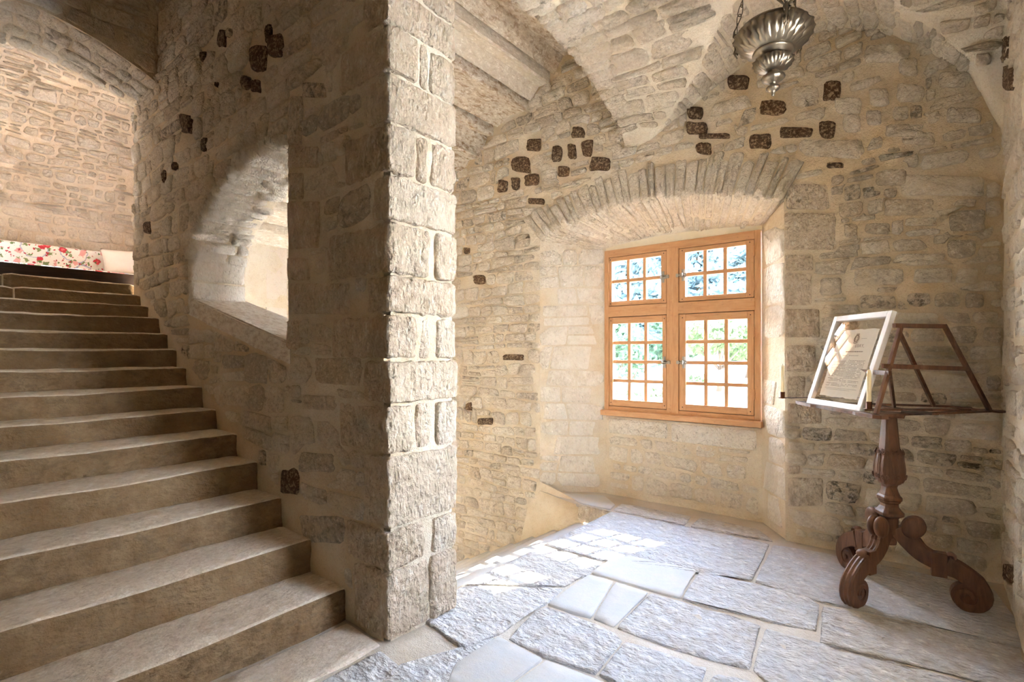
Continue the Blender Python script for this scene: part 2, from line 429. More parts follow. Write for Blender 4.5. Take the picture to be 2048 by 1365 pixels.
def plane_S(origin, du, nrm):
    o, a, n = np.array(origin, float), np.array(du, float), np.array(nrm, float)
    def S(u, v, h):
        u, v, h = np.asarray(u), np.asarray(v), np.asarray(h)
        return o + np.outer(u, a) + np.outer(v, (0, 0, 1)) + np.outer(h, n)
    return S
def courses(u0, u1, v0, v1, hr, lr, rng, wave=0.02, split=0.15):
    quads = []; rows = [v0]
    while rows[-1] < v1: rows.append(rows[-1] + rng.uniform(*hr))
    ph = [rng.uniform(0, 100) for _ in rows]
    def rv(k, u): return rows[k] + wave * (math.sin(u * 2.1 + ph[k]) + 0.6 * math.sin(u * 5.3 + ph[k] * 2))
    for k in range(len(rows) - 1):
        hh = rows[k + 1] - rows[k]; u = u0 - rng.uniform(0, lr[1]); sl = 0
        while u < u1:
            L = rng.uniform(*lr) * (0.7 + 0.6 * rng.random()); e = u + L; sn = rng.uniform(-.15, .15) * hh
            a, b = rv(k, u), rv(k + 1, u); c, d = rv(k, e), rv(k + 1, e)
            q = [(u - sl, a), (e - sn, c), (e + sn, d), (u + sl, b)]
            if rng.random() < split and hh > hr[0] * 1.15:
                t = rng.uniform(0.38, 0.62); m0 = tuple(np.array(q[0]) * (1 - t) + np.array(q[3]) * t); m1 = tuple(np.array(q[1]) * (1 - t) + np.array(q[2]) * t)
                quads.append([q[0], q[1], m1, m0]); quads.append([m0, m1, q[2], q[3]])
            else: quads.append(q)
            u = e; sl = sn
    return quads
def outline(q, gap, rng, n=14, p=5.0, wob=0.06):
    """irregular quarry-faced outline: a quad with broken corners and uneven sides; higher p = squarer"""
    q = np.array(q, float)
    w = (np.hypot(*(q[1] - q[0])) + np.hypot(*(q[2] - q[3]))) / 2; h = (np.hypot(*(q[3] - q[0])) + np.hypot(*(q[2] - q[1]))) / 2
    if w < gap * 2.4 or h < gap * 2.4: return None
    m = min(w, h); rough = p < 6
    C = [np.array(c, float) for c in ((gap / w, gap / h), (1 - gap / w, gap / h), (1 - gap / w, 1 - gap / h), (gap / w, 1 - gap / h))]
    if rough: C = [c + np.array((rng.uniform(-1, 1) * wob * m * .9 / w, rng.uniform(-1, 1) * wob * m * .9 / h)) for c in C]
    pts = []
    for i in range(4):
        c, a, b = C[i], C[i - 1], C[(i + 1) % 4]
        la = np.hypot((a - c)[0] * w, (a - c)[1] * h); lb = np.hypot((b - c)[0] * w, (b - c)[1] * h)
        if rough: ra, rb = rng.choice((.12, .18, .26, .36, .5)) * m, rng.choice((.12, .2, .3, .42)) * m
        else: ra = rb = rng.uniform(.05, .1) * m + .004
        pa, pb = c + (a - c) * min(.45, ra / la), c + (b - c) * min(.45, rb / lb)
        pts += [pa, .25 * pa + .5 * c + .25 * pb + (.0 if not rough else 1) * .25 * (pa + pb - 2 * c) * rng.uniform(-.4, .5), pb]
        t = rng.uniform(.42, .58); e = pb * (1 - t) + (b + (c - b) * min(.45, .2 * m / lb)) * t
        nx = np.array(((c + b) / 2 - sum(C) / 4)); pts.append(e + nx * rng.uniform(-1, .7) * (wob if rough else wob * .3))
    out = []
    for s_, t_ in pts:
        out.append(q[0] * (1 - s_) * (1 - t_) + q[1] * s_ * (1 - t_) + q[2] * s_ * t_ + q[3] * (1 - s_) * t_)
    return np.array(out)
def stone_data(pts, S, h, rng, sink=0.03, rough=0.3, rings=((1.05, None), (1.0, 0.25), (0.92, 0.8), (0.66, 1.0), (0.33, 1.05))):
    c = pts.mean(0); n = len(pts); u, v, hh = [], [], []
    tu, tv = rng.uniform(-.35, .35), rng.uniform(-.35, .35)
    ext = np.abs(pts - c).max(0) + 1e-6
    for s, k in rings:
        for i in range(n):
            d = (pts[i] - c) * s; u.append(c[0] + d[0]); v.append(c[1] + d[1])
            tilt = 1 + tu * d[0] / ext[0] + tv * d[1] / ext[1]
            hh.append(-sink if k is None else h * k * tilt + (rng.uniform(-1, 1) * rough * h if k > 0.3 else rng.uniform(-.3, .3) * h))
    u.append(c[0]); v.append(c[1]); hh.append(h * (1 + rng.uniform(-.2, .2)))
    P = S(np.array(u), np.array(v), np.array(hh)); m = len(rings); f = []
    for k in range(m - 1):
        for i in range(n):
            j = (i + 1) % n; f.append((k * n + i, k * n + j, (k + 1) * n + j, (k + 1) * n + i))
    for i in range(n): f.append(((m - 1) * n + i, (m - 1) * n + (i + 1) % n, m * n))
    # outward check
    cc = S(np.array([c[0], c[0]]), np.array([c[1], c[1]]), np.array([0.0, 1.0])); out = cc[1] - cc[0]
    a, b, d = P[f[-1][0]], P[f[-1][1]], P[f[-1][2]]
    if np.dot(np.cross(b - a, d - a), out) < 0: f = [tuple(reversed(x)) for x in f]
    return P, f
class Wall:
    """collects the stones of one surface; the largest in the picture become parts, the rest one joined part"""
    def __init__(s, parent, seed): s.parent = parent; s.items = []; s.boxes = []; s.rng = random.Random(seed)
    def lay(s, quads, S, hr, mat, gap=0.012, allowed=None, n=14, p=5.0, wob=0.06, sink=0.03, minfrac=0.2, pick=None):
        for q in quads:
            pts = outline(q, gap, s.rng, n, p, wob)
            if pts is None: continue
            if allowed is not None:
                c = pts.mean(0)
                if not allowed(c[None])[0]: continue
                a0 = poly_area(pts)
                for it in range(14):
                    bad = ~allowed(pts)
                    if not bad.any(): break
                    pts[bad] = c + (pts[bad] - c) * 0.87
                else: continue
                if poly_area(pts) < minfrac * a0: continue
            m = pick(pts.mean(0), s.rng) if pick else mat
            s.boxes.append((*pts.min(0), *pts.max(0)))
            s.items.append((stone_data(pts, S, s.rng.uniform(*hr), s.rng, sink), m))
    def fill(s, quads, S, hr, mat, gap, allowed, pick=None, pad=.006):
        B = np.array([b for b in s.boxes])
        def free(P):
            r = allowed(P)
            for x, y in ((0, 0),):
                inside = (P[:, None, 0] > B[None, :, 0] - pad) & (P[:, None, 0] < B[None, :, 2] + pad) & (P[:, None, 1] > B[None, :, 1] - pad) & (P[:, None, 1] < B[None, :, 3] + pad)
                r = r & ~inside.any(1)
            return r
        s.lay(quads, S, hr, mat, gap, free, 13, 4, .1, .03, .3, pick)
    def finish(s, limit=270, name='stone'):
        sc = []
        for (P, f), m in s.items:
            z, u, v = depth_px(P.mean(0)[None]); z, u, v = z[0], u[0], v[0]
            zz, uu, vv = depth_px(P); area = (uu.max() - uu.min()) * (vv.max() - vv.min()) if z > 0.2 else 0
            if not (-40 < u < 2088 and -40 < v < 1405) or z < 0.2: area *= 0.0
            sc.append(area)
        order = sorted(range(len(sc)), key=lambda i: -sc[i]); rest = {}
        for k, i in enumerate(order):
            (P, f), m = s.items[i]
            if k < limit and sc[i] > 60: mesh(name, P, f, m, s.parent)
            else: rest.setdefault(m.name, []).append((P, f, m))
        for mn, L in rest.items():
            V, Fc, o = [], [], 0
            for P, f, m in L:
                V.append(P); Fc += [tuple(i + o for i in x) for x in f]; o += len(P)
            ob = mesh('small_stones', np.concatenate(V), Fc, L[0][2], s.parent); ob['kind'] = 'stuff'
def poly_area(p):
    x, y = p[:, 0], p[:, 1]; return abs(np.dot(x, np.roll(y, -1)) - np.dot(y, np.roll(x, -1))) / 2
def block(name, lo, hi, res, rad, amp, freq, mat, parent, seed=0.0, aniso=(1, 1, 1)):
    """a cut stone: subdivided box, worn round at the arrises and roughened"""
    lo, hi = np.array(lo, float), np.array(hi, float); V = []; Fc = []
    for ax in range(3):
        a, b = [i for i in range(3) if i != ax]
        na = max(2, int((hi[a] - lo[a]) / res)); nb_ = max(2, int((hi[b] - lo[b]) / res))
        for side in (0, 1):
            s = sum(len(x) for x in V)
            A, B = np.meshgrid(np.linspace(lo[a], hi[a], na + 1), np.linspace(lo[b], hi[b], nb_ + 1))
            P = np.zeros((A.size, 3)); P[:, a] = A.ravel(); P[:, b] = B.ravel(); P[:, ax] = hi[ax] if side else lo[ax]
            V.append(P)
            for j in range(nb_):
                for i in range(na):
                    q = [s + j * (na + 1) + i, s + j * (na + 1) + i + 1, s + (j + 1) * (na + 1) + i + 1, s + (j + 1) * (na + 1) + i]
                    flip = (side == 0) ^ (ax == 1)
                    Fc.append(tuple(reversed(q)) if flip else tuple(q))
    P = np.concatenate(V); c = np.clip(P, lo + rad, hi - rad); d = P - c; L = np.linalg.norm(d, axis=1, keepdims=True)
    nrm = d / np.maximum(L, 1e-9); P = c + nrm * rad
    P = P + nrm * (amp * fbm(P * freq * np.array(aniso) + seed, 4))[:, None]
    return mesh(name, P, Fc, mat, parent)

# ================================================================== THE SETTING
YB, YW, YS, YR, XP, XR = 4.5, 4.84, 1.64, 2.06, -2.11, 0.35     # back wall, window, spine wall front/rear, pillar end, right wall
# ------------------------------------------------------------------ outer shell; its unseen roof slab is added to block stray sun
def shell(name, boxes, label, mat=M_mortar):
    bm = bmesh.new()
    for lo, hi in boxes: bm_box(bm, lo, hi)
    return structure(bmobj(name, bm, mat), label)
shell('ceiling_light_block', [((-11.5, -3.2, 6.6), (1.2, 5.1, 6.8))], 'unseen slab added above the vaults to block sun and sky')
shell('wall_entrance', [((-2.9, -2.9, -.3), (.75, -2.6, 6.7))], 'plain wall behind the camera', M_umber)
shell('wall_stair_left', [((-6.1, -.2, -.3), (-2.45, .05, 6.7)), ((-2.75, -2.7, -.3), (-2.45, .0, 6.7))], 'plain left wall of the stair flight, out of view', M_umber)

# ------------------------------------------------------------------ vault: a barrel along the wall with a lunette cut over the window wall
ZX = np.array([-3.2, -2.26, -2.06, -1.8, -1.554, -1.15, -.9, -.72, -.496, -.315, -.037, .192, .288, .42])
ZZ = np.array([3.2, 3.36, 3.38, 3.51, 3.637, 3.84, 3.885, 3.88, 3.825, 3.748, 3.527, 3.263, 3.02, 2.6])
def zcross(x): return np.interp(x, ZX, ZZ)
def zmain(x, y):
    zs = 3.36 + (np.clip(x, -2.06, .35) + 2.06) / 2.41 * (2.55 - 3.36)
    t = np.clip((np.asarray(y) - 3.2) / 1.3, 0, 1)
    return zs + (3.95 - zs) * (1 - t ** 1.85) ** (1 / 1.85)
def zv(x, y): return np.maximum(zmain(x, y), np.where(np.asarray(y) > 2.2, zcross(x), 0))
def S_vault(u, v, h):
    u, v = np.asarray(u, float), np.asarray(v, float); h = np.asarray(h, float); e = .02
    z = zv(u, v); dx = (zv(u + e, v) - zv(u - e, v)) / (2 * e); dy = (zv(u, v + e) - zv(u, np.maximum(v - e, -9))) / (2 * e)
    dx, dy = np.clip(dx, -2.5, 2.5), np.clip(dy, -2.5, 2.5)
    n = np.c_[dx, dy, -np.ones_like(dx)]; n /= np.linalg.norm(n, axis=1, keepdims=True)
    return np.c_[u, v, z] + n * h[:, None]
ys = np.r_[np.linspace(-2.7, 2.4, 24), np.linspace(2.45, 4.2, 60), np.linspace(4.22, 4.53, 22)]
ceiling = gridsurf('ceiling', S_vault, np.linspace(-2.26, .40, 80), ys, .022, M_vault_mortar, freq=5.0)
structure(ceiling, 'pale rubble vault with a lunette cut over the window wall')
def phi_y(p):
    p = np.asarray(p, float); q = np.clip(p, 0, math.pi / 2 - 1e-3)
    return np.where(p > 0, 3.2 + 1.3 * np.sin(q) ** (2 / 1.85), 3.2 + p * .9)
def S_main(u, v, h): return S_vault(u, phi_y(v), h)
sx_ = np.linspace(-2.26, .40, 200); sl_ = np.r_[0, np.cumsum(np.hypot(np.diff(sx_), np.diff(zcross(sx_))))]
def S_cross(u, v, h): return S_vault(np.interp(v, sl_, sx_), np.clip(u, -9, 4.5), h)
wv = Wall(ceiling, 11)
def ok_main(P):
    x, y = P[:, 0], phi_y(P[:, 1]); return (zmain(x, y) > zcross(x) + .012) & (x > -2.31) & (x < .33) & (y < 4.44)
def ok_cross(P):
    x, y = np.interp(P[:, 1], sl_, sx_), P[:, 0]; return (zmain(x, y) < zcross(x) - .006) & (y < 4.47) & (x > -2.2) & (x < .36)
wv.lay(courses(-2.35, .36, -.6, 1.5, (.08, .16), (.16, .46), wv.rng, .018, .2), S_main, (.018, .042), M_rubble, .010, ok_main, 13, 4, .09)
wv.fill(courses(-2.3, .34, .0, 1.48, (.065, .12), (.07, .17), wv.rng, .012, 0), S_main, (.014, .03), M_rubble, .008, ok_main)
wv.boxes = []
wv.lay(courses(2.9, 4.5, 0, sl_[-1], (.09, .16), (.14, .34), wv.rng, .012, .2), S_cross, (.014, .034), M_rubble, .012, ok_cross, 13, 4, .09)
wv.fill(courses(2.9, 4.5, 0, sl_[-1], (.06, .1), (.07, .16), wv.rng, .012, 0), S_cross, (.012, .026), M_rubble, .008, ok_cross)
# rim stones of the vault's open edge over the descending stair
for k in range(17):
    y = 2.7 + k * .106; p0 = math.asin(min(1, ((max(y, 3.2) - 3.2) / 1.3)) ** (1.85 / 2)) if y > 3.2 else (y - 3.2) / .9
    wv.lay([[(-2.31, p0), (-2.31 + R.uniform(.16, .3), p0), (-2.31 + R.uniform(.16, .3), p0 + .085), (-2.31, p0 + .085)]], S_main, (.02, .035), M_rubble, .005, None, 12, 4, .1, .06)
wv.finish(280)
shell('wall_diaphragm', [((-2.26, 1.9, 3.99), (-2.18, 4.6, 6.7)), ((-2.3, -.1, 3.99), (-2.1, 1.7, 6.7))], 'rubble diaphragm wall above the open edge of the vault')

# ------------------------------------------------------------------ back wall with the splayed window niche
NF = [(-3.25, -2.4), (-3.25, 2.665), (-3.058, 2.735), (-2.8, 2.80), (-2.528, 2.85), (-2.25, 2.874), (-2.01, 2.872), (-1.78, 2.856), (-1.554, 2.825), (-1.33, 2.78), (-1.15, 2.733), (-.9, 2.655), (-.89, -2.4)]
S_back = plane_S((0, YB, 0), (1, 0, 0), (0, -1, 0))
bw_outer = [(-6.6, -2.6), (-3.25, -2.6), (-3.25, 2.665)] + NF[2:-1] + [(-.89, 0.0), (-.89, -.3), (.5, -.3), (.5, 4.75), (-6.6, 4.75)]
ADDED_GAP_WELL = [(-5.3, -.9), (-4.6, -.9), (-4.6, .5), (-5.3, .5)]  # unseen opening added to let daylight into the stair well
wall_back = planar('wall_back', bw_outer, [ADDED_GAP_WELL], S_back, .04, .018, M_mortar, freq=4.5, seed=3)
structure(wall_back, 'golden pointed rubble wall holding the window niche')
def pxrect(x0, y0, x1, y1, y=YB, ax=onY):
    i = (0, 2) if ax is onY else (1, 2)
    return [tuple(ax(x0, y1, y)[list(i)]), tuple(ax(x1, y1, y)[list(i)]), tuple(ax(x1, y0, y)[list(i)]), tuple(ax(x0, y0, y)[list(i)])]
c3 = lambda a, b, c, d: (880 + a / 2.73, b / 2.73, 880 + c / 2.73, d / 2.73)
c4 = lambda a, b, c, d: (1400 + a / 2.1, b / 2.1, 1400 + c / 2.1, d / 2.1)
DARK_BACK = [c3(*r) for r in [(383, 848, 495, 945), (470, 760, 555, 832), (720, 690, 800, 762), (612, 795, 675, 890), (697, 785, 748, 878), (770, 768, 838, 855), (822, 850, 935, 938), (645, 908, 712, 968),
    (320, 982, 375, 1055), (392, 972, 440, 1042), (463, 945, 545, 1022), (480, 1080, 575, 1120), (1350, 575, 1435, 660), (1340, 665, 1460, 732), (1390, 780, 1485, 850), (1405, 725, 1590, 765)]] + \
    [c4(*r) for r in [(110, 315, 210, 378), (245, 412, 368, 488), (515, 335, 593, 428), (200, 565, 310, 628), (330, 535, 478, 583), (500, 510, 575, 585), (525, 680, 610, 712)]] + \
    [(947, 548, 972, 570), (956, 835, 988, 850), (932, 805, 945, 822), (1005, 708, 1050, 722), (928, 495, 942, 508)]
def grow(r, f):
    cx, cy, w, h = (r[0] + r[2]) / 2, (r[1] + r[3]) / 2, (r[2] - r[0]) / 2 * f, (r[3] - r[1]) / 2 * f
    return (cx - w, cy - h, cx + w, cy + h)
# squared stones beside the niche
ASH_BACK = [c4(*r) for r in [(358, 770, 545, 882), (352, 892, 575, 1052), (354, 1068, 478, 1140), (354, 1146, 470, 1285), (354, 1296, 505, 1420)]] + \
    [(1571, 690, 1632, 745), (1573, 752, 1612, 800), (1574, 806, 1645, 850), (1575, 930, 1602, 950), (1575, 955, 1648, 1015)]
RIGHT_BIG = [c4(*r) for r in [(640, 1128, 855, 1200), (895, 1125, 1060, 1195), (1070, 1120, 1165, 1190), (865, 1225, 975, 1290), (980, 1228, 1095, 1290), (1110, 1230, 1195, 1300), (670, 1240, 825, 1300), (505, 1165, 600, 1245),
    (775, 840, 985, 905), (860, 915, 1000, 955), (690, 935, 800, 985), (600, 940, 665, 1000), (1050, 885, 1195, 970), (735, 710, 865, 780), (845, 735, 1190, 825), (845, 555, 990, 615), (775, 525, 950, 580), (415, 590, 680, 670),
    (690, 185, 885, 268), (705, 365, 800, 450), (820, 350, 940, 430), (595, 485, 685, 560), (700, 462, 765, 535), (805, 445, 875, 510), (880, 445, 935, 500), (565, 410, 680, 480), (1030, 450, 1190, 520), (385, 360, 498, 450), (995, 300, 1140, 370), (1040, 1005, 1160, 1090), (830, 250, 920, 320)]]
# arch ring over the niche
ARC = np.array([NF[i] for i in range(1, 12)]); alen = np.r_[0, np.cumsum(np.hypot(*np.diff(ARC, axis=0).T))]
def arcpt(s, d):
    s = np.asarray(s, float); d = np.asarray(d, float)
    x, z = np.interp(s, alen, ARC[:, 0]), np.interp(s, alen, ARC[:, 1])
    ang = np.interp(s, [0, alen[-1]], [math.radians(132), math.radians(62)])
    return x + np.cos(ang) * d, z + np.sin(ang) * d
def S_ring(u, v, h):
    x, z = arcpt(u, v); return S_back(x, z, h)
RING = .34
ringpoly = [tuple(np.array(arcpt(s, -.02)).ravel()) for s in np.linspace(-.02, alen[-1] + .02, 24)] + [tuple(np.array(arcpt(s, RING)).ravel()) for s in np.linspace(alen[-1] + .02, -.02, 24)]
HAND = [pxrect(*grow(r, 1.1)) for r in DARK_BACK] + [pxrect(*grow(r, 1.06)) for r in ASH_BACK + RIGHT_BIG]
HBOX = np.array([(min(p[0] for p in q), min(p[1] for p in q), max(p[0] for p in q), max(p[1] for p in q)) for q in HAND])
NFp = NF
def ok_back(P):
    r = ~in_poly(P, NFp) & ~in_poly(P, ringpoly) & ~in_poly(P, ADDED_GAP_WELL) & (P[:, 0] < .34)
    for b in HBOX: r &= ~((P[:, 0] > b[0]) & (P[:, 0] < b[2]) & (P[:, 1] > b[1]) & (P[:, 1] < b[3]))
    x = P[:, 0]; top = np.where(x > -2.26, zcross(np.clip(x, -2.26, .4)) + .02, np.minimum(4.7, 4.66 + (x + 2.5) * .52))
    r &= P[:, 1] < top
    r &= P[:, 1] > np.where(x > -2.3, .05, -.0 + (x + 2.3) * .5)
    return r
wb = Wall(wall_back, 23)
def pick_back(c, rng):
    g = .62 if c[0] > -.75 and c[1] < 2.9 else .12
    return M_greyrubble if rng.random() < g else M_rubble
for r in DARK_BACK: wb.lay([pxrect(*grow(r, .96))], S_back, (.02, .03), M_dark, .004, None, 14, 4, .12)
for r in ASH_BACK: wb.lay([pxrect(*r)], S_back, (.012, .018), M_ashlar, .006, None, 18, 9, .03)
for r in RIGHT_BIG: wb.lay([pxrect(*r)], S_back, (.018, .036), M_rubble, .004, lambda P: ~in_poly(P, ringpoly), 16, 4.5, .1, pick=pick_back)
vq = []; s = .0
while s < alen[-1]:
    w = wb.rng.uniform(.05, .1); j = wb.rng.uniform(-.05, .05)
    vq.append([(s, -.012), (s + w, -.012), (s + w * wb.rng.uniform(.9, 1.25), RING - .02 + j), (s, RING - .02 + j)]); s += w + .005
wb.lay(vq, S_ring, (.018, .038), M_rubble, .005, lambda P: np.array([not any((b[0] < x < b[2]) and (b[1] < z < b[3]) for b in HBOX[:len(DARK_BACK)]) for x, z in zip(*arcpt(P[:, 0], P[:, 1]))]), 12, 4, .1)
wb.lay(courses(-6.4, -3.2, -1.7, 4.7, (.08, .15), (.12, .3), wb.rng, .02, .12), S_back, (.014, .034), M_rubble, .009, ok_back, 13, 4, .1, pick=pick_back)
wb.lay(courses(-3.2, -.87, 2.75, 4.7, (.09, .16), (.13, .34), wb.rng, .018, .12), S_back, (.014, .034), M_rubble, .009, ok_back, 13, 4, .1, pick=pick_back)
wb.lay(courses(-.87, .4, .02, 4.0, (.075, .135), (.12, .3), wb.rng, .015, .1), S_back, (.016, .036), M_rubble, .010, ok_back, 13, 4, .1, pick=pick_back)
NB = len(DARK_BACK) + len(ASH_BACK)
for _ in range(2): wb.fill(courses(-.87, .4, .02, 4.0, (.055, .1), (.07, .18), wb.rng, .015, 0), S_back, (.014, .03), M_rubble, .006, ok_back, pick_back)
wb.fill(courses(-3.2, -.87, 2.75, 4.7, (.055, .1), (.07, .18), wb.rng, .015, 0), S_back, (.014, .03), M_rubble, .006, ok_back, pick_back)
wb.finish(296)

# niche: jambs, soffit, apron under the window
NR = [(-2.65, 2.55), (-2.56, 2.562), (-2.42, 2.575), (-2.27, 2.588), (-2.11, 2.597), (-1.97, 2.6), (-1.82, 2.6), (-1.67, 2.596), (-1.5, 2.588), (-1.33, 2.575), (-1.14, 2.555)]
wall_niche = empty('wall_niche', (-2, 4.6, 0)); structure(wall_niche, 'bright splayed stone niche around the window')
niche_inv = Matrix.Translation((2, -4.6, 0))
def sub(o): o.matrix_parent_inverse = niche_inv; return o
NFa = np.array(NF[1:12]); NRa = np.array(NR); npar = np.linspace(0, 1, 11)
def S_soffit(u, v, h):
    x0, z0 = np.interp(u, npar, NFa[:, 0]), np.interp(u, npar, NFa[:, 1]); x1, z1 = np.interp(u, npar, NRa[:, 0]), np.interp(u, npar, NRa[:, 1])
    v = np.asarray(v, float); h = np.asarray(h, float)
    return np.c_[x0 + (x1 - x0) * v, YB + (YW - YB) * v, z0 + (z1 - z0) * v - h]
def jamb_S(x0, x1, sgn):
    d = np.array([x1 - x0, YW - YB, 0]); L = np.linalg.norm(d); n = np.array([d[1], -d[0], 0]) / L * sgn
    def S(u, v, h):
        u, v, h = np.asarray(u, float), np.asarray(v, float), np.asarray(h, float)
        return np.array([x0, YB, 0]) + np.outer(u, d) + np.outer(v, (0, 0, 1)) + np.outer(h, n)
    return S, L
S_jl, L_jl = jamb_S(-3.25, -2.65, 1); S_jr, L_jr = jamb_S(-.89, -1.14, -1)
sub(gridsurf('soffit_mortar', S_soffit, np.linspace(0, 1, 70), np.linspace(0, 1, 16), .012, M_vault_mortar, wall_niche, 5))
def S_jl2(u, v, h): return S_jl(u, np.asarray(v) * np.interp(u, [0, 1], [2.665, 2.55]), h)
def S_jr2(u, v, h): return S_jr(u, np.asarray(v) * np.interp(u, [0, 1], [2.655, 2.555]), h)
def S_jl3(u, v, h): return S_jl(u, -.6 + np.asarray(v) * np.interp(u, [0, 1], [3.265, 3.15]), h)
sub(gridsurf('jamb_mortar', S_jl3, np.linspace(0, 1, 20), np.linspace(0, 1, 80), .012, M_mortar, wall_niche, 5))
sub(gridsurf('jamb_mortar', S_jr2, np.linspace(0, 1, 12), np.linspace(0, 1, 60), .012, M_mortar, wall_niche, 5))
S_win = plane_S((0, YW, 0), (1, 0, 0), (0, -1, 0))
sub(planar('apron_mortar', [(-2.68, -.1), (-1.1, -.1), (-1.1, .80), (-2.68, .80)], [], S_win, .04, .012, M_mortar, wall_niche, 5, 8))
sub(planar('head_plaster', [(-2.68, 2.51), (-1.1, 2.51), (-1.1, 2.7), (-2.68, 2.7)], [], S_win, .06, .003, M_plaster, wall_niche, 5, 8))
def S_bat(u, v, h):
    u, v, h = np.asarray(u, float), np.asarray(v, float), np.asarray(h, float); w = v ** .7
    tx, ty, tz = -3.34 + .74 * u, 4.52 - .16 * u, .10 - .115 * u; bx, by, bz = -3.5 + .88 * u, 4.44 - .16 * u, -.75 + .35 * u
    return np.c_[tx + (bx - tx) * v, ty + (by - ty) * w - h, tz + (bz - tz) * v + h * .5]
sub(gridsurf('batter_mortar', S_bat, np.linspace(0, 1, 24), np.linspace(0, 1, 24), .03, M_mortar, wall_niche, 6, edge0=False))
wn_ = Wall(wall_niche, 31)
sq = []; s = 0.0
while s < 1:
    w = wn_.rng.uniform(.022, .04); d0 = wn_.rng.uniform(.45, 1.0); sq.append([(s, -.03), (s + w, -.03), (s + w, d0 - .02), (s, d0 - .02)])
    if d0 < .8: sq.append([(s, d0 + .02), (s + w, d0 + .02), (s + w, .97), (s, .97)])
    s += w + .002
def scaleS(S, k): return lambda u, v, h: S(np.asarray(u) / k[0], np.asarray(v) / k[1], h)
ks = (2.45, .42)
wn_.lay([[(a * ks[0], b * ks[1]) for a, b in q] for q in sq], scaleS(S_soffit, ks), (.012, .026), M_rubble, .006, None, 12, 4, .1)
Sjl = scaleS(S_jl, (L_jl, 1)); Sjr = scaleS(S_jr, (L_jr, 1))
wn_.lay(courses(.0, L_jl, .02, 2.5, (.14, .26), (.22, .42), wn_.rng, .008, .1), Sjl, (.008, .016), M_niche, .009, lambda P: (P[:, 0] > -.005) & (P[:, 0] < L_jl - .02) & (P[:, 1] > .05) & (P[:, 1] < 2.55), 16, 7, .05)
wn_.lay(courses(.0, L_jr, .05, 2.5, (.2, .34), (.3, .5), wn_.rng, .008, .1), Sjr, (.008, .016), M_niche, .009, lambda P: (P[:, 0] > -.005) & (P[:, 0] < L_jr - .02) & (P[:, 1] > .05) & (P[:, 1] < 2.55), 16, 7, .05)
wn_.lay([[(-2.62, .62), (-1.98, .62), (-1.98, .79), (-2.62, .79)], [(-1.95, .6), (-1.18, .6), (-1.18, .79), (-1.95, .79)]], S_win, (.008, .012), M_niche, .01, None, 18, 8, .04)
wn_.lay(courses(-2.6, -1.16, .06, .6, (.1, .17), (.14, .3), wn_.rng, .012, .1), S_win, (.006, .016), M_rubble, .016, lambda P: (P[:, 0] > -2.62) & (P[:, 0] < -1.17) & (P[:, 1] < .6) & (P[:, 1] > .05), 13, 4, .1)
wn_.finish(290)
for o in wall_niche.children: o.matrix_parent_inverse = niche_inv
# outside face of the window wall, thin round the window
shell('wall_outside', [((-6.8, 4.6, -2.7), (-5.3, 5.0, 6.7)), ((-4.6, 4.9, -2.7), (-2.66, 5.0, 6.7)), ((-5.3, 4.6, -2.7), (-4.6, 5.0, -.9)), ((-5.3, 4.6, .5), (-4.6, 5.0, 6.7)), ((-1.13, 4.9, -2.7), (.8, 5.0, 6.7)), ((-2.66, 4.9, -2.7), (-1.13, 5.0, .82)), ((-2.66, 4.9, 2.54), (-1.13, 5.0, 6.7)),
      ((-6.8, 4.7, 4.6), (-2.2, 4.95, 6.7))], 'outer face of the window wall')

# ------------------------------------------------------------------ right wall
S_right = plane_S((XR, 0, 0), (0, 1, 0), (-1, 0, 0))
ADDED_GAP_R = [(2.05, 1.15), (2.65, 1.15), (2.65, 2.35), (2.05, 2.35)]  # unseen opening added for daylight on the pillar end and room
wall_right = planar('wall_right', [(-2.8, -.3), (4.6, -.3), (4.6, 4.2), (-2.8, 4.2)], [ADDED_GAP_R], S_right, .07, .02, M_vault_mortar, freq=4, seed=9)
structure(wall_right, 'pale plastered rubble wall at the right edge')
wr = Wall(wall_right, 41)
for r in [c4(1250, 150, 1300, 275), c4(1283, 275, 1330, 385), (2015, 1125, 2035, 1165)]: wr.lay([pxrect(*r, XR, onX)], S_right, (.016, .024), M_dark, .003, None, 12, 4, .15)
wr.lay(courses(2.7, 4.5, .05, 4.0, (.1, .18), (.15, .34), wr.rng, .02, .1), S_right, (.008, .018), M_rubble, .02, lambda P: (P[:, 0] < 4.44) & (P[:, 1] < 3.9), 13, 4, .12)
wr.finish(120)
shell('wall_right_back', [((.37, -2.9, -.3), (.8, 2.05, 6.7)), ((.37, 2.65, -.3), (.8, 5.0, 6.7)), ((.37, 2.05, 2.35), (.8, 2.65, 6.7)), ((.37, 2.05, -.3), (.8, 2.65, 1.15))], 'outer backing of the right wall')

# ------------------------------------------------------------------ spine wall: stair side, oval squint, pillar end
OV = [(-3.11, 1.50), (-3.11, 2.78), (-3.25, 2.805), (-3.45, 2.80), (-3.63, 2.775), (-3.8, 2.75), (-3.94, 2.715), (-4.07, 2.66), (-4.2, 2.595), (-4.34, 2.53), (-4.48, 2.45), (-4.58, 2.36), (-4.63, 2.26), (-4.655, 2.12), (-4.645, 2.0), (-4.63, 1.885)]
S_sp = plane_S((0, YS, 0), (1, 0, 0), (0, -1, 0))
sp_outer = [(-6.1, -.2), (-2.16, -.2), (-2.16, 4.95), (-6.1, 4.95)]
wall_middle = planar('wall_middle', sp_outer, [OV], S_sp, .04, .018, M_mortar, freq=4.5, seed=21)
structure(wall_middle, 'tall rubble wall between the stairs and the window room, pierced by a lopsided opening')
S_spr = plane_S((0, YR, 0), (1, 0, 0), (0, 1, 0))
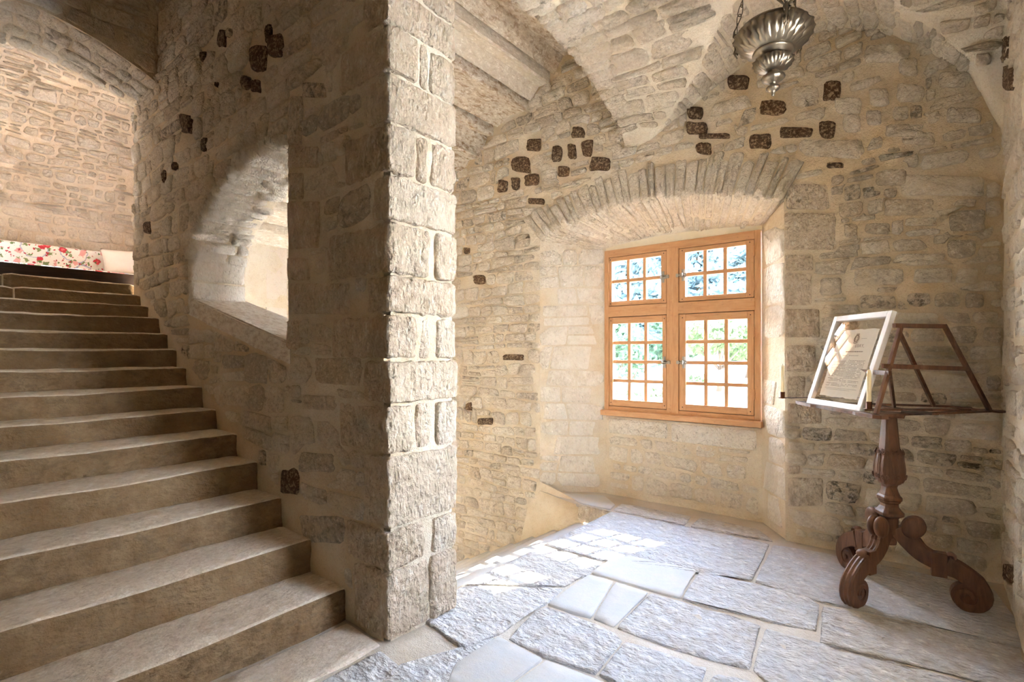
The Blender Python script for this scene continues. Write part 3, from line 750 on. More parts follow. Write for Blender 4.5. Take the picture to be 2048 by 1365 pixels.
planar('mortar_face', [(-6.3, -2.6), (-2.16, -2.6), (-2.16, 4.95), (-6.3, 4.95)], [OV], S_spr, .1, .016, M_mortar, wall_middle, 4.5, 25)
S_end = plane_S((XP - .02, 0, 0), (0, 1, 0), (1, 0, 0))
planar('mortar_face', [(YS + .02, -.2), (YR + .03, -.2), (YR + .03, 4.95), (YS + .02, 4.95)], [], S_end, .04, .012, M_mortar, wall_middle, 6, 28)
OVa = np.array(OV[1:] + [OV[0]]); ovl = np.r_[0, np.cumsum(np.hypot(*np.diff(OVa, axis=0).T))]   # from top right round to the sill's right end
def S_rev(u, v, h):
    u, v, h = np.asarray(u, float), np.asarray(v, float), np.asarray(h, float); e = .03
    x, z = np.interp(u, ovl, OVa[:, 0]), np.interp(u, ovl, OVa[:, 1])
    tx, tz = np.interp(u + e, ovl, OVa[:, 0]) - np.interp(u - e, ovl, OVa[:, 0]), np.interp(u + e, ovl, OVa[:, 1]) - np.interp(u - e, ovl, OVa[:, 1])
    L = np.hypot(tx, tz) + 1e-9; nx, nz = -tz / L, tx / L
    return np.c_[x + nx * h, YS + v, z + nz * h]
gridsurf('reveal_mortar', S_rev, np.linspace(0, ovl[-1], 110), np.linspace(0, YR - YS, 12), .012, M_vault_mortar, wall_middle, 6)
structure_r = planar('reveal_mortar', [(YS, 1.5), (YR, 1.5), (YR, 2.78), (YS, 2.78)], [], plane_S((-3.11, 0, 0), (0, 1, 0), (-1, 0, 0)), .06, .008, M_mortar, wall_middle)
wm = Wall(wall_middle, 53)
def stairline(x): return np.interp(x, [-6.24, -5.384, -4.415, -3.504, -2.837, -2.45, -2.2], [2.24, 1.78, 1.2, .735, .37, .17, .0])
# quoins of the pillar: rows (bottom, top), share of the end face taken by its stones, length along the stair face
def zrow(v): return EYE + (V0 - v) * .0025
rows = [(1288, 1147, [(0, .56), (.6, 1)], .30), (1147, 1064, [(0, .5), (.64, 1)], .36), (1062, 913, [(0, 1)], .2), (913, 811, [(0, .34), (.42, .6), (.7, 1)], .42), (811, 720, [(0, 1)], .2), (720, 628, [(0, .38), (.45, .6), (.72, 1)], .5),
        (628, 547, [(0, 1)], .18), (547, 440, [(0, .56), (.7, 1)], .54), (440, 344.6, [(0, 1)], .13), (344.6, 242.4, [(0, .35), (.42, .56), (.64, 1)], .38), (242.4, 141.8, [(0, 1)], .2), (141.8, 42.9, [(0, .39), (.46, .56), (.62, 1)], .42),
        (42.9, -40, [(0, 1)], .2), (-40, -140, [(0, .4), (.5, 1)], .4)]
EW = YR + .045 - YS
QBOX = []
for k, (vb, vt, segs, LL) in enumerate(rows):
    z0, z1 = zrow(vb) + .009, zrow(vt) - .009
    for a, b in segs:
        y0, y1 = YS - .006 + a * EW, YS + b * EW
        thin = 0 < a and b < 1
        x0 = XP - (LL if a == 0 else .16)
        block('quoin', (x0, y0 if a > 0 else YS - .014, z0), (XP + R.uniform(.0, .02) - (.012 if thin else 0), y1 + (0 if b == 1 else -.002), z1), .016, .02, .014, 26, M_ashlar, wall_middle, R.uniform(0, 50), (1, 1, .5))
    QBOX.append((XP - LL - .012, zrow(vb), XP + .1, zrow(vt)))
c1 = lambda a, b, c, d: (a / 1.95, b / 1.95, c / 1.95, d / 1.95)
DARK_SP = [c1(*r) for r in [(848, 118, 884, 192), (787, 203, 809, 252), (1038, 98, 1062, 172), (1053, 133, 1102, 232), (943, 293, 978, 347), (983, 313, 1020, 367), (710, 448, 750, 530), (787, 538, 810, 592), (566, 863, 594, 917), (978, 180, 1045, 285), (636, 660, 650, 715), (678, 630, 692, 665), (845, 320, 858, 345)]] + [(562, 935, 598, 990)]
GREY_SP = [(628, 717, 722, 770), (608, 787, 678, 822), (600, 905, 672, 945), (600, 1030, 688, 1092), (580, 190, 606, 285), (606, 165, 652, 200)]
HB2 = []
for r in DARK_SP + GREY_SP:
    q = pxrect(*grow(r, 1.1), YS); HB2.append((min(p[0] for p in q), min(p[1] for p in q), max(p[0] for p in q), max(p[1] for p in q)))
SILLP = [(-4.66, 1.74), (-3.09, 1.36), (-3.09, 1.52), (-4.66, 1.9)]
JAMB_SP = [(576, 195, 604, 292), (577, 292, 640, 338), (578, 345, 610, 400), (577, 402, 640, 500), (577, 515, 618, 562), (578, 566, 700, 630), (577, 640, 605, 700)]
for r in JAMB_SP:
    q = pxrect(*grow(r, 1.03), YS); HB2.append((min(p[0] for p in q), min(p[1] for p in q), max(p[0] for p in q), max(p[1] for p in q)))
def ok_sp(P):
    r = ~in_poly(P, OV) & ~in_poly(P, SILLP) & (P[:, 0] < -2.2) & (P[:, 0] > -6.09)
    for b in QBOX + HB2: r &= ~((P[:, 0] > b[0]) & (P[:, 0] < b[2]) & (P[:, 1] > b[1]) & (P[:, 1] < b[3]))
    return r & (P[:, 1] > stairline(P[:, 0]) + .02) & (P[:, 1] < 4.8)
for r in DARK_SP: wm.lay([pxrect(*r, YS)], S_sp, (.016, .026), M_dark, .004, None, 13, 3.5, .14)
for r in GREY_SP: wm.lay([pxrect(*r, YS)], S_sp, (.012, .02), M_greyrubble, .005, None, 15, 4, .1)
for r in JAMB_SP: wm.lay([pxrect(*r, YS)], S_sp, (.012, .02), M_ashlar, .004, None, 16, 7, .05)
# ring of thin voussoirs round the top of the opening, on the stair face
def pick_sp(c, rng): return M_greyrubble if rng.random() < .22 else M_rubble
wm.lay(courses(-4.3, -2.25, .0, 4.4, (.12, .22), (.16, .4), wm.rng, .02, .16), S_sp, (.012, .028), M_rubble, .010, lambda P: ok_sp(P) & (P[:, 0] > -4.2), 15, 4.5, .09, pick=pick_sp)
wm.lay(courses(-6.1, -4.2, .5, 4.8, (.1, .19), (.14, .36), wm.rng, .02, .16), S_sp, (.012, .028), M_rubble, .010, lambda P: ok_sp(P) & (P[:, 0] < -4.2), 13, 4, .1, pick=pick_sp)
for _ in range(2): wm.fill(courses(-6.1, -2.25, .0, 4.8, (.07, .13), (.09, .22), wm.rng, .02, 0), S_sp, (.012, .026), M_rubble, .008, ok_sp, pick_sp)
# reveal of the opening: thin stones running through the wall, their heads breaking the rim
rq = []; s = .02; top_end = ovl[-2]
while s < top_end - .35:
    w = wm.rng.uniform(.05, .095); d = wm.rng.uniform(.2, .43); e0 = wm.rng.uniform(-.055, -.005); rq.append([(s, e0 + wm.rng.uniform(-.01, .01)), (s + w, e0), (s + w, d - .01), (s, d - .01)])
    if d < .34: rq.append([(s, d), (s + w, d), (s + w, .43), (s, .43)])
    s += w + .004
wm.lay(rq, S_rev, (.02, .045), M_niche, .005, None, 12, 4, .12)
wm.lay([[(top_end - .35, -.01), (top_end - .16, -.01), (top_end - .16, .42), (top_end - .35, .42)], [(top_end - .15, -.01), (top_end, -.01), (top_end, .42), (top_end - .15, .42)]], S_rev, (.014, .02), M_niche, .005, None, 16, 7, .04)
wm.finish(262)
# sloping sill slab
sb = bmesh.new(); prism(sb, [(-4.70, 1.76), (-3.06, 1.37), (-3.06, 1.515), (-4.70, 1.915)], -.0, .46)
bmesh.ops.rotate(sb, matrix=Matrix.Rotation(math.pi / 2, 3, 'X'), verts=sb.verts); bmesh.ops.translate(sb, vec=(0, YR + .03, 0), verts=sb.verts)
bmesh.ops.bevel(sb, geom=list(sb.edges), offset=.012, segments=2, affect='EDGES'); bmobj('sill', sb, M_sill, wall_middle)

# ------------------------------------------------------------------ stairs up
nos = [(-2.495, .175), (-2.837, .368), (-3.183, .552), (-3.504, .734), (-3.821, .891), (-4.174, 1.038), (-4.415, 1.195), (-4.745, 1.341), (-4.964, 1.49), (-5.174, 1.628), (-5.384, 1.773), (-5.662, 1.898), (-5.902, 2.017), (-6.111, 2.14)]
stairs = empty('stairs', (-2.5, .8, 0)); structure(stairs, 'straight flight of worn stone steps climbing to the upper room')
st_inv = Matrix.Translation((2.5, -.8, 0))
def step_mesh(name, x, z, zb, xb, y0, y1, seed, parent, mat=M_step, res=.05):
    ny = max(4, int((y1 - y0) / res)); rr = .018
    prof = [(x + .012, zb - .03)] + [(x + .010 * (1 - t), zb + (z - rr - zb) * t) for t in (.02, .2, .4, .6, .8, 1)] + [(x - rr * (1 - math.cos(a)), z - rr * (1 - math.sin(a))) for a in (math.pi / 6, math.pi / 3, math.pi / 2)] + [(x - rr - (x - rr - xb) * t, z) for t in (.12, .28, .45, .62, .8, 1)] + [(xb, zb - .03)]
    ysn = np.linspace(y0, y1, ny + 1); V = []
    for yy in ysn:
        e = min(yy - y0, y1 - yy); rd = .012 * max(0, 1 - e / .03)
        V += [(px - (rd if px > x - .03 else 0), yy, pz - (rd if pz > z - .03 else 0)) for px, pz in prof]
    V = np.array(V); m = len(prof)
    n = .009 * fbm(V * 7 + seed, 3) + .004 * fbm(V * 30 + seed, 2)
    wear = -.012 * np.exp(-((V[:, 1] - (y0 + y1) / 2) / .38) ** 2) * (np.abs(V[:, 0] - x) < .06) * (V[:, 2] > z - .03)
    V[:, 0] += np.where(V[:, 0] > x - .03, n, 0); V[:, 2] += np.where(V[:, 2] > z - .03, n * .7, 0) + wear
    f = [(j * m + i, j * m + i + 1, (j + 1) * m + i + 1, (j + 1) * m + i) for j in range(ny) for i in range(m - 1)]
    f += [tuple(range(m - 1, -1, -1)), tuple(ny * m + i for i in range(m))]
    o = mesh(name, V, f, mat, parent)
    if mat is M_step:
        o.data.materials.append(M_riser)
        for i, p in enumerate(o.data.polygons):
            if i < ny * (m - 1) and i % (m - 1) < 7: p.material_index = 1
    return o
for k, (x, z) in enumerate(nos):
    zb = nos[k - 1][1] if k else 0.0; xb = (nos[k + 1][0] if k + 1 < len(nos) else -6.26) - .03
    if k == 13: cuts = [.05, float(onX(5, 550, x)[1]), 1.66]
    elif k == 12: cuts = [.05, float(onX(28, 575, x)[1]), 1.66]
    else: cuts = [.05, 1.66]
    for a, b in zip(cuts[:-1], cuts[1:]):
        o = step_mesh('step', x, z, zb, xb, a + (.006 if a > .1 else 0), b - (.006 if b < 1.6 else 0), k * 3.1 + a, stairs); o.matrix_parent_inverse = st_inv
th = bmesh.new(); bm_box(th, (-6.34, .05, 2.10), (-6.235, 1.7, 2.243), .006)
structure(bmobj('trim_1', th, M_oak_dark), 'dark oak board across the head of the stairs')

# ------------------------------------------------------------------ arch at the stair head and upper room
AP = [(.05, 3.80), (.2, 3.95), (.45, 4.04), (.7, 4.07), (.85, 4.075), (1.01, 4.05), (1.2, 4.01), (1.37, 3.965), (1.52, 3.92), (1.66, 3.86)]
APf = [(y, z + .06 * min(1, (1.66 - y) * 2)) for y, z in AP]
S_af = plane_S((-5.4, 0, 0), (0, 1, 0), (1, 0, 0)); S_ar = plane_S((-6.1, 0, 0), (0, 1, 0), (-1, 0, 0))
wall_arch = planar('wall_arch', [(-.1, 4.95)] + [(-.1, APf[0][1])] + APf + [(1.66, 4.95)], [], S_af, .06, .016, M_mortar, seed=33)
structure(wall_arch, 'shadowed wall above the arch at the head of the stairs')
planar('mortar_face', [(-3, 2.0), (.05, 2.0)] + AP + [(1.66, 2.0), (3.2, 2.0), (3.2, 6.2), (-3, 6.2)], [], S_ar, .15, .016, M_mortar, wall_arch, seed=34)
APa = np.array(AP); APfa = np.array(APf); apn = np.linspace(0, 1, len(AP))
def S_int(u, v, h):
    v = np.asarray(v, float); y0, z0 = np.interp(u, apn, APfa[:, 0]), np.interp(u, apn, APfa[:, 1]); y1, z1 = np.interp(u, apn, APa[:, 0]), np.interp(u, apn, APa[:, 1])
    return np.c_[-5.4 - .7 * v, y0 + (y1 - y0) * v, z0 + (z1 - z0) * v - np.asarray(h)]
gridsurf('intrados_mortar', S_int, np.linspace(0, 1, 50), np.linspace(0, 1, 22), .014, M_mortar, wall_arch, 5)
wa = Wall(wall_arch, 61)
wa.lay(courses(0, 1.8, 0, .7, (.13, .2), (.14, .3), wa.rng, .01, .1), scaleS(S_int, (1.8, .7)), (.012, .03), M_rubble, .012, lambda P: (P[:, 0] > .02) & (P[:, 0] < 1.78) & (P[:, 1] > -.01) & (P[:, 1] < .71), 13, 4, .1)
wa.lay(courses(-.05, 1.64, 3.9, 4.9, (.12, .2), (.16, .36), wa.rng, .02, .1), S_af, (.01, .025), M_rubble, .012, lambda P: (P[:, 1] > np.interp(P[:, 0], APfa[:, 0], APfa[:, 1]) + .02) & (P[:, 0] < 1.62), 13, 4, .1)
wa.finish(120)
shell('wall_landing_stair', [((-6.15, -3, 1.9), (-5.6, .05, 6.5)), ((-6.15, YR, -2.6), (-6.12, 3.2, 6.5))], 'stair side wall of the upper room, out of view')
shell('wall_landing_left', [((-11, -3.0, 1.9), (-6.0, -2.7, 6.6))], 'left wall of the upper room, out of view', M_rose_mortar)
shell('wall_landing_far', [((-10.7, -2.8, 1.9), (-10.4, -.4, 6.6))], 'far left wall of the upper room, out of view', M_rose_mortar)
shell('wall_landing_right', [((-11, 2.95, 1.9), (-8.6, 3.2, 6.6)), ((-7.8, 2.95, 1.9), (-6.1, 3.2, 6.6)), ((-8.6, 2.95, 1.9), (-7.8, 3.2, 3.1)), ((-8.6, 2.95, 4.6), (-7.8, 3.2, 6.6))], 'right wall of the upper room with an opening added for light, out of view', M_rose_mortar)  # the gap in this wall is added to bring daylight into the upper room
shell('floor_upper', [((-11, -3, 2.0), (-6.3, 3.2, 2.2))], 'floor of the upper room, hidden behind the stair head', M_slab_smooth)
shell('ceiling_stair', [((-6.2, -.2, 4.9), (-2.0, 2.2, 5.0))], 'plain ceiling over the stair flight, out of view', M_umber)
RV = 2.7
def S_far(u, v, h):
    v = np.asarray(v, float); h = np.asarray(h, float); a = np.clip((v - 3.55) / RV, 0, None)
    x = np.where(v < 3.55, -10.4, -10.4 + RV * (1 - np.cos(a))); z = np.where(v < 3.55, v, 3.55 + RV * np.sin(a))
    nx, nz = np.where(v < 3.55, 1, np.cos(a)), np.where(v < 3.55, 0, -np.sin(a))
    return np.c_[x + nx * h, np.asarray(u, float), z + nz * h]
wall_far = gridsurf('wall_far', S_far, np.linspace(-.5, 3.0, 70), np.r_[np.linspace(2.1, 3.5, 26), np.linspace(3.56, 3.55 + RV * math.pi / 2 + .6, 70)], .022, M_rose_mortar, freq=4)
structure(wall_far, 'pale rubble wall curving into a vault in the upper room')
wf = Wall(wall_far, 71)
wf.lay(courses(.3, 2.9, 2.5, 3.6, (.1, .19), (.14, .34), wf.rng, .02, .15), S_far, (.012, .03), M_rosestone, .014, None, 13, 4, .1)
wf.lay(courses(-.2, 2.6, 3.6, 6.6, (.075, .14), (.12, .34), wf.rng, .035, .2), S_far, (.03, .07), M_rosestone, .016, None, 13, 4, .1)
wf.finish(295)

# ------------------------------------------------------------------ stairs down behind the wall, their stepped slab ceiling
floor_steps = empty('floor_steps', (-2.3, 3.2, 0)); structure(floor_steps, 'pale stone steps going down behind the pillar')
fs_inv = Matrix.Translation((2.3, -3.2, 0))
for k in range(1, 12):
    x = -2.30 - .335 * (k - 1); z = -.165 * k
    o = step_mesh('step', x, z, z - .165, x - .345, YR - .02, 4.30 if k == 1 else 4.56, 50 + k, floor_steps, M_slab_smooth, .08); o.matrix_parent_inverse = fs_inv
ceiling_steps = empty('ceiling_steps', (-3.4, 3.3, 4.1)); structure(ceiling_steps, 'stone slabs stepping down over the descending stair')
cs_inv = Matrix.Translation((3.4, -3.3, -4.1))
edges = [(-2.12, 4.72), (-2.786, 4.5), (-3.123, 4.285), (-3.413, 4.085), (-3.913, 3.95), (-4.111, 3.73), (-4.46, 3.54), (-4.8, 3.36), (-5.14, 3.18), (-5.48, 3.0), (-5.82, 2.82), (-6.16, 2.64)]
for k, (x, z) in enumerate(edges):
    x2, z2 = edges[k + 1] if k + 1 < len(edges) else (-6.5, 2.4)
    V = []; ny = 40
    for j in range(ny + 1):
        y = YR - .05 + (4.56 - YR + .05) * j / ny
        V += [(x, y, z + .5), (x, y, z + .02), (x - .012, y, z), (x * .75 + x2 * .25, y, z + .02), (x * .5 + x2 * .5, y, z + .02), (x2 + .055, y, z2 + .085), (x2 + .045, y, z2 + .2), (x2 + .045, y, z2 + .55)]
    V = np.array(V); nn = .01 * fbm(V * np.array((6, 3, 6)) + k * 3, 3); V[:, 2] += nn; V[:, 0] += nn * .5
    f = [(j * 8 + i, j * 8 + i + 1, (j + 1) * 8 + i + 1, (j + 1) * 8 + i) for j in range(ny) for i in range(7)]
    o = mesh('slab', V, f, M_ceil_slab, ceiling_steps, False); o.matrix_parent_inverse = cs_inv
S_well = plane_S((-6.2, 0, 0), (0, 1, 0), (1, 0, 0))
wall_well = planar('wall_well', [(1.9, -2.6), (4.6, -2.6), (4.6, 3.2), (1.9, 3.2)], [], S_well, .07, .018, M_mortar, seed=44)
structure(wall_well, 'end wall of the descending stair, seen through the opening')
ww = Wall(wall_well, 81)
ww.lay(courses(2.0, 4.5, .6, 2.7, (.11, .2), (.18, .4), ww.rng, .015, .1), S_well, (.02, .036), M_rubble, .014, None, 13, 4.5, .09)
ww.finish(80)

# ------------------------------------------------------------------ floor
def floor_S(u, v, h):
    return np.c_[np.asarray(u, float), np.asarray(v, float), np.asarray(h, float) - .006]
floor = planar('floor', [(-2.30, YR - .1), (-2.30, 4.30), (-2.70, 4.30), (-3.3, 4.5), (-2.7, 4.9), (-1.05, 4.9), (-.8, 4.56), (.45, 4.56), (.45, -2.8), (-2.6, -2.8), (-2.6, YR - .1)], [], floor_S, .06, .010, M_joint, freq=5, seed=55)
structure(floor, 'stone flagged floor of the window room')
bm = bmesh.new(); bm_box(bm, (-2.3, YR - .1, -.3), (.5, 4.9, -.03)); bm_box(bm, (-2.7, -2.8, -.3), (.5, YR - .1, -.03)); bmobj('bedding', bm, M_mortar, floor)
G = lambda *pts: [tuple(onZ(u, v)[:2]) for u, v in pts]
E0 = lambda y: (-2.285, y)
def floor_slab(poly, mat, h=.0, amp=.008, freq=9, res=.035, gap=.004, seed=0.0):
    P = np.array(poly, float); c = P.mean(0)
    # shrink by the joint, round the corners, tessellate, roughen the top and turn the edges down
    lp = np.array(densify(list(P), .04)); d = lp - c; L = np.linalg.norm(d, axis=1, keepdims=True); lp = c + d * (1 - gap / L)
    lp = (np.roll(lp, 1, 0) + lp * 10 + np.roll(lp, -1, 0)) / 12
    lp = lp + .006 * np.c_[vn(np.c_[lp * 12, np.full(len(lp), seed)]), vn(np.c_[lp * 12 + 40, np.full(len(lp), seed)])]
    n = len(lp); inn = c + (lp - c) * (1 - .006 / np.linalg.norm(lp - c, axis=1, keepdims=True))
    lo, hi = inn.min(0), inn.max(0)
    g = np.array([(x, y) for y in np.arange(lo[1], hi[1], res) for x in np.arange(lo[0], hi[0], res)]).reshape(-1, 2)
    g = g[in_poly(g, [tuple(p) for p in inn])]
    if len(g): g = g[np.sqrt(((g[:, None] - inn[None]) ** 2).sum(2)).min(1) > res * .4]
    pts = [Vector(p) for p in inn] + [Vector(p) for p in g]
    v, e, f, ov, oe, of = delaunay_2d_cdt(pts, [(i, (i + 1) % n) for i in range(n)], [], 1, 1e-6, True)
    V2 = np.array([(p.x, p.y) for p in v]); H = h + amp * fbm(np.c_[V2 * freq, np.full(len(V2), seed)], 4)
    V = np.c_[V2, H]; mp = {o[0]: i for i, o in enumerate(ov) if len(o)}
    ring = [mp.get(i, 0) for i in range(n)]
    base = len(V); mid = np.c_[lp, V[ring][:, 2] - .005]; low = np.c_[lp, np.full(n, -.05)]
    V = np.concatenate([V, mid, low]); Fc = [tuple(t) for t in f]
    ccw = np.sum(lp[:, 0] * np.roll(lp[:, 1], -1) - np.roll(lp[:, 0], -1) * lp[:, 1]) > 0
    for i in range(n):
        j = (i + 1) % n; q = [(ring[i], base + i, base + j, ring[j]), (base + i, base + n + i, base + n + j, base + j)]
        Fc += q if ccw else [tuple(reversed(x)) for x in q]
    mesh('flagstone', V, Fc, mat, floor)
SM, RO = M_slab_smooth, M_slab_rough
slabs = [
 (G((1236, 1108), (1394, 1141), (1360, 1199), (1181, 1148)), SM), (G((1176, 1150), (1229, 1164), (1181, 1238), (1093, 1210)), SM), (G((1231, 1165), (1297, 1186), (1228, 1257), (1184, 1239)), SM),
 (G((1300, 1187), (1410, 1218), (1524, 1254), (1499, 1340), (1365, 1306), (1232, 1258)), RO),
 (G((1397, 1143), (1502, 1166), (1622, 1197), (1640, 1211), (1634, 1264), (1530, 1243), (1454, 1222), (1362, 1200)), RO),
 ([E0(4.28)] + G((1541, 1089), (1504, 1163), (1394, 1138), (1250, 1108), (1205, 1123)) + [E0(3.22)], RO),
 ([E0(3.20)] + G((1203, 1126), (1179, 1149), (1130, 1176), (1066, 1173)) + [E0(2.34)], RO),
 ([E0(2.32)] + G((1066, 1175), (1128, 1179), (1092, 1209), (1050, 1230), (1000, 1268), (925, 1300)) + [(-2.2, 1.9)], RO),
 (G((1074, 1219), (1096, 1214), (1230, 1265), (1246, 1283), (1191, 1349), (1090, 1316), (1014, 1278)), RO),
 (G((996, 1274), (1088, 1319), (1031, 1362), (960, 1420), (880, 1400), (907, 1329)), SM),
 (G((1092, 1320), (1180, 1353), (1260, 1390), (1150, 1480), (965, 1420), (1034, 1362)), SM),
 (G((1250, 1283), (1330, 1308), (1415, 1337), (1405, 1372), (1360, 1430), (1270, 1390), (1194, 1350)), RO),
 (G((1432, 1345), (1500, 1363), (1560, 1390), (1500, 1480), (1400, 1440), (1410, 1372)), RO),
 (G((1529, 1257), (1620, 1283), (1720, 1312), (1870, 1348), (2060, 1400), (2000, 1440), (1560, 1385), (1502, 1341)), RO),
 (G((1643, 1212), (1800, 1245), (2046, 1300), (2060, 1392), (1870, 1342), (1720, 1306), (1638, 1284)), RO),
 (G((1545, 1090), (1640, 1105), (1990, 1180), (2040, 1250), (2046, 1296), (1800, 1241), (1643, 1206), (1508, 1165)), RO),
 (G((925, 1304), (992, 1274), (905, 1327), (876, 1400), (850, 1480), (640, 1480), (800, 1330)), RO),
 ([(-2.44, .08), (-2.44, .86), (-2.13, .84), (-2.13, .08)], M_step), ([(-2.44, .88), (-2.44, 1.62), (-2.13, 1.60), (-2.13, .86)], M_step), ([(-2.10, 1.58), (-2.10, .9), (-1.62, .8), (-1.66, 1.5)], RO), ([(-2.10, .88), (-2.10, .2), (-1.6, .2), (-1.62, .78)], RO),
 ([(-3.0, 4.52), (-2.64, 4.33), (-2.32, 4.33), (-2.36, 4.5), (-2.6, 4.72)], SM), ([(-2.3, 4.33), (-1.62, 4.33), (-1.66, 4.6), (-2.34, 4.58)], RO), ([(-1.58, 4.33), (-.95, 4.38), (-1.12, 4.62), (-1.6, 4.62)], RO),
]
for k, (p, m) in enumerate(slabs):
    rough = m is RO
    floor_slab(p, m, .004 if rough else .006, .011 if rough else .002, 14 if rough else 5,   .028 if rough else .06, .004, .0 + k * 3.3)
block('curb', (-2.66, 4.30, -.17), (-2.29, 4.36, -.006), .03, .02, .008, 10, M_ashlar, floor, 3)

# ================================================================== WINDOW
window_1 = empty('window_1', (-1.905, 4.86, .83)); structure(window_1, 'four light pine casement window with small square panes')
win_inv = Matrix.Translation((1.905, -4.86, -.83))
def wpart(name, bm, mat, parent=None, smooth=False):
    o = bmobj(name, bm, mat, parent or window_1, smooth)
    if parent is None: o.matrix_parent_inverse = win_inv
    return o
y0, y1 = 4.82, 4.885
bm = bmesh.new()
for x in (-2.655, -1.196): bm_box(bm, (x, y0, .86), (x + .05, y1, 2.52), .003)
wpart('frame_stile', bm, M_pine_v)
bm = bmesh.new(); bm_box(bm, (-2.605, y0, 2.445), (-1.196, y1, 2.52), .003); bm_box(bm, (-2.605, y0, .865), (-1.196, y1, .91), .003)
wpart('frame_rail', bm, M_pine_h)
wpart('mullion', bm_box(bmesh.new(), (-1.982, y0 - .006, .88), (-1.866, y1, 2.46), .004), M_pine_v)
for a, b in ((-2.61, -1.98), (-1.868, -1.19)):
    wpart('transom', bm_box(bmesh.new(), (a, y0 - .008, 1.828), (b, y1, 1.936), .004), M_pine_h)
bm = bmesh.new(); bm_box(bm, (-2.68, 4.775, .815), (-1.13, 4.9, .868), .006); wpart('sill_board', bm, M_pine_h)
def casement(x0, x1, z0, z1, gx0, gx1, gz0, gz1, nc, nr, hinge):
    s = bm_box(bmesh.new(), (x0, y0 + .002, z0), (gx0, y1 - .006, z1), .003)
    bm_box(s, (gx1, y0 + .002, z0), (x1, y1 - .006, z1), .003)
    st = wpart('casement', s, M_pine_v)
    bm = bm_box(bmesh.new(), (gx0, y0 + .003, z0), (gx1, y1 - .007, gz0), .003); bm_box(bm, (gx0, y0 + .003, gz1), (gx1, y1 - .007, z1), .003)
    bmobj('rail', bm, M_pine_h, st)
    rb = bmesh.new()
    for lo, hi in (((x0 - .02, z0 - .02), (x0 + .015, z1 + .02)), ((x1 - .015, z0 - .02), (x1 + .02, z1 + .02)), ((x0, z0 - .02), (x1, z0 + .015)), ((x0, z1 - .015), (x1, z1 + .02))):
        bm_box(rb, (lo[0], y0 + .04, lo[1]), (hi[0], y1 - .004, hi[1]))
    bmobj('gap_shade_strip', rb, M_oak_dark, st)  # dark strip behind the sash gaps, coloured as their shade
    t = .0165; pw, ph = (gx1 - gx0) / nc, (gz1 - gz0) / nr
    for i in range(1, nc): bmobj('glazing_bar', bm_box(bmesh.new(), (gx0 + pw * i - t, y0 + .016, gz0), (gx0 + pw * i + t, y1 - .016, gz1), .003), M_pine_v, st)
    for j in range(1, nr): bmobj('glazing_bar', bm_box(bmesh.new(), (gx0, y0 + .014, gz0 + ph * j - t), (gx1, y1 - .018, gz0 + ph * j + t), .003), M_pine_h, st)
    for i in range(nc):
        for j in range(nr):
            bm = bm_box(bmesh.new(), (gx0 + pw * i + .004, y0 + .034, gz0 + ph * j + .004), (gx0 + pw * (i + 1) - .004, y0 + .037, gz0 + ph * (j + 1) - .004))
            bmobj('pane', bm, M_glass, st)
    for px_ in ((x0 + gx0) / 2, (x1 + gx1) / 2):
        for pz_ in ((z0 + gz0) / 2, (z1 + gz1) / 2): bmobj('peg', tube(bmesh.new(), [(px_, y0 - .001, pz_), (px_, y0 + .01, pz_)], .005, 8), M_oak_dark, st)
    # hinges on the outer stile, latch on the mullion side
    hx = x0 - .004 if hinge < 0 else x1 + .004
    for zz in (z0 + (z1 - z0) * .2, z0 + (z1 - z0) * .8):
        bm = tube(bmesh.new(), [(hx, y0 - .006, zz - .045), (hx, y0 - .006, zz + .045)], .008, 8); bmobj('hinge', bm, M_pine_v, st)
    lx = gx1 + .02 if hinge < 0 else gx0 - .02; d = 1 if hinge < 0 else -1; zz = (z0 + z1) / 2
    bm = bm_box(bmesh.new(), (lx - .013, y0 - .003, zz - .055), (lx + .013, y0 + .003, zz + .055), .002)
    bm_box(bm, (lx - .03, y0 - .003, zz - .02), (lx + .03, y0 + .002, zz + .02), .002)
    tube(bm, [(lx - .02 * d, y0 - .012, zz), (lx + .055 * d, y0 - .012, zz)], .007, 8)
    tube(bm, [(lx, y0 - .03, zz), (lx, y0, zz)], .008, 8); tube(bm, [(lx, y0 - .03, zz - .018), (lx, y0 - .03, zz + .018)], .006, 8)
    bm_box(bm, (lx + .05 * d - .014, y0 - .02, zz - .016), (lx + .05 * d + .014, y0, zz + .016), .003)
    tag(bmobj('latch', bm, M_steel, st), 'worn steel latch')
casement(-2.6, -1.987, 1.942, 2.44, -2.571, -2.041, 1.988, 2.40, 3, 2, -1)
casement(-1.861, -1.201, 1.942, 2.44, -1.803, -1.266, 1.986, 2.403, 3, 2, 1)
casement(-2.6, -1.987, .915, 1.822, -2.56, -2.027, .98, 1.757, 3, 4, -1)
casement(-1.861, -1.201, .915, 1.822, -1.798, -1.255, .977, 1.757, 3, 4, 1)

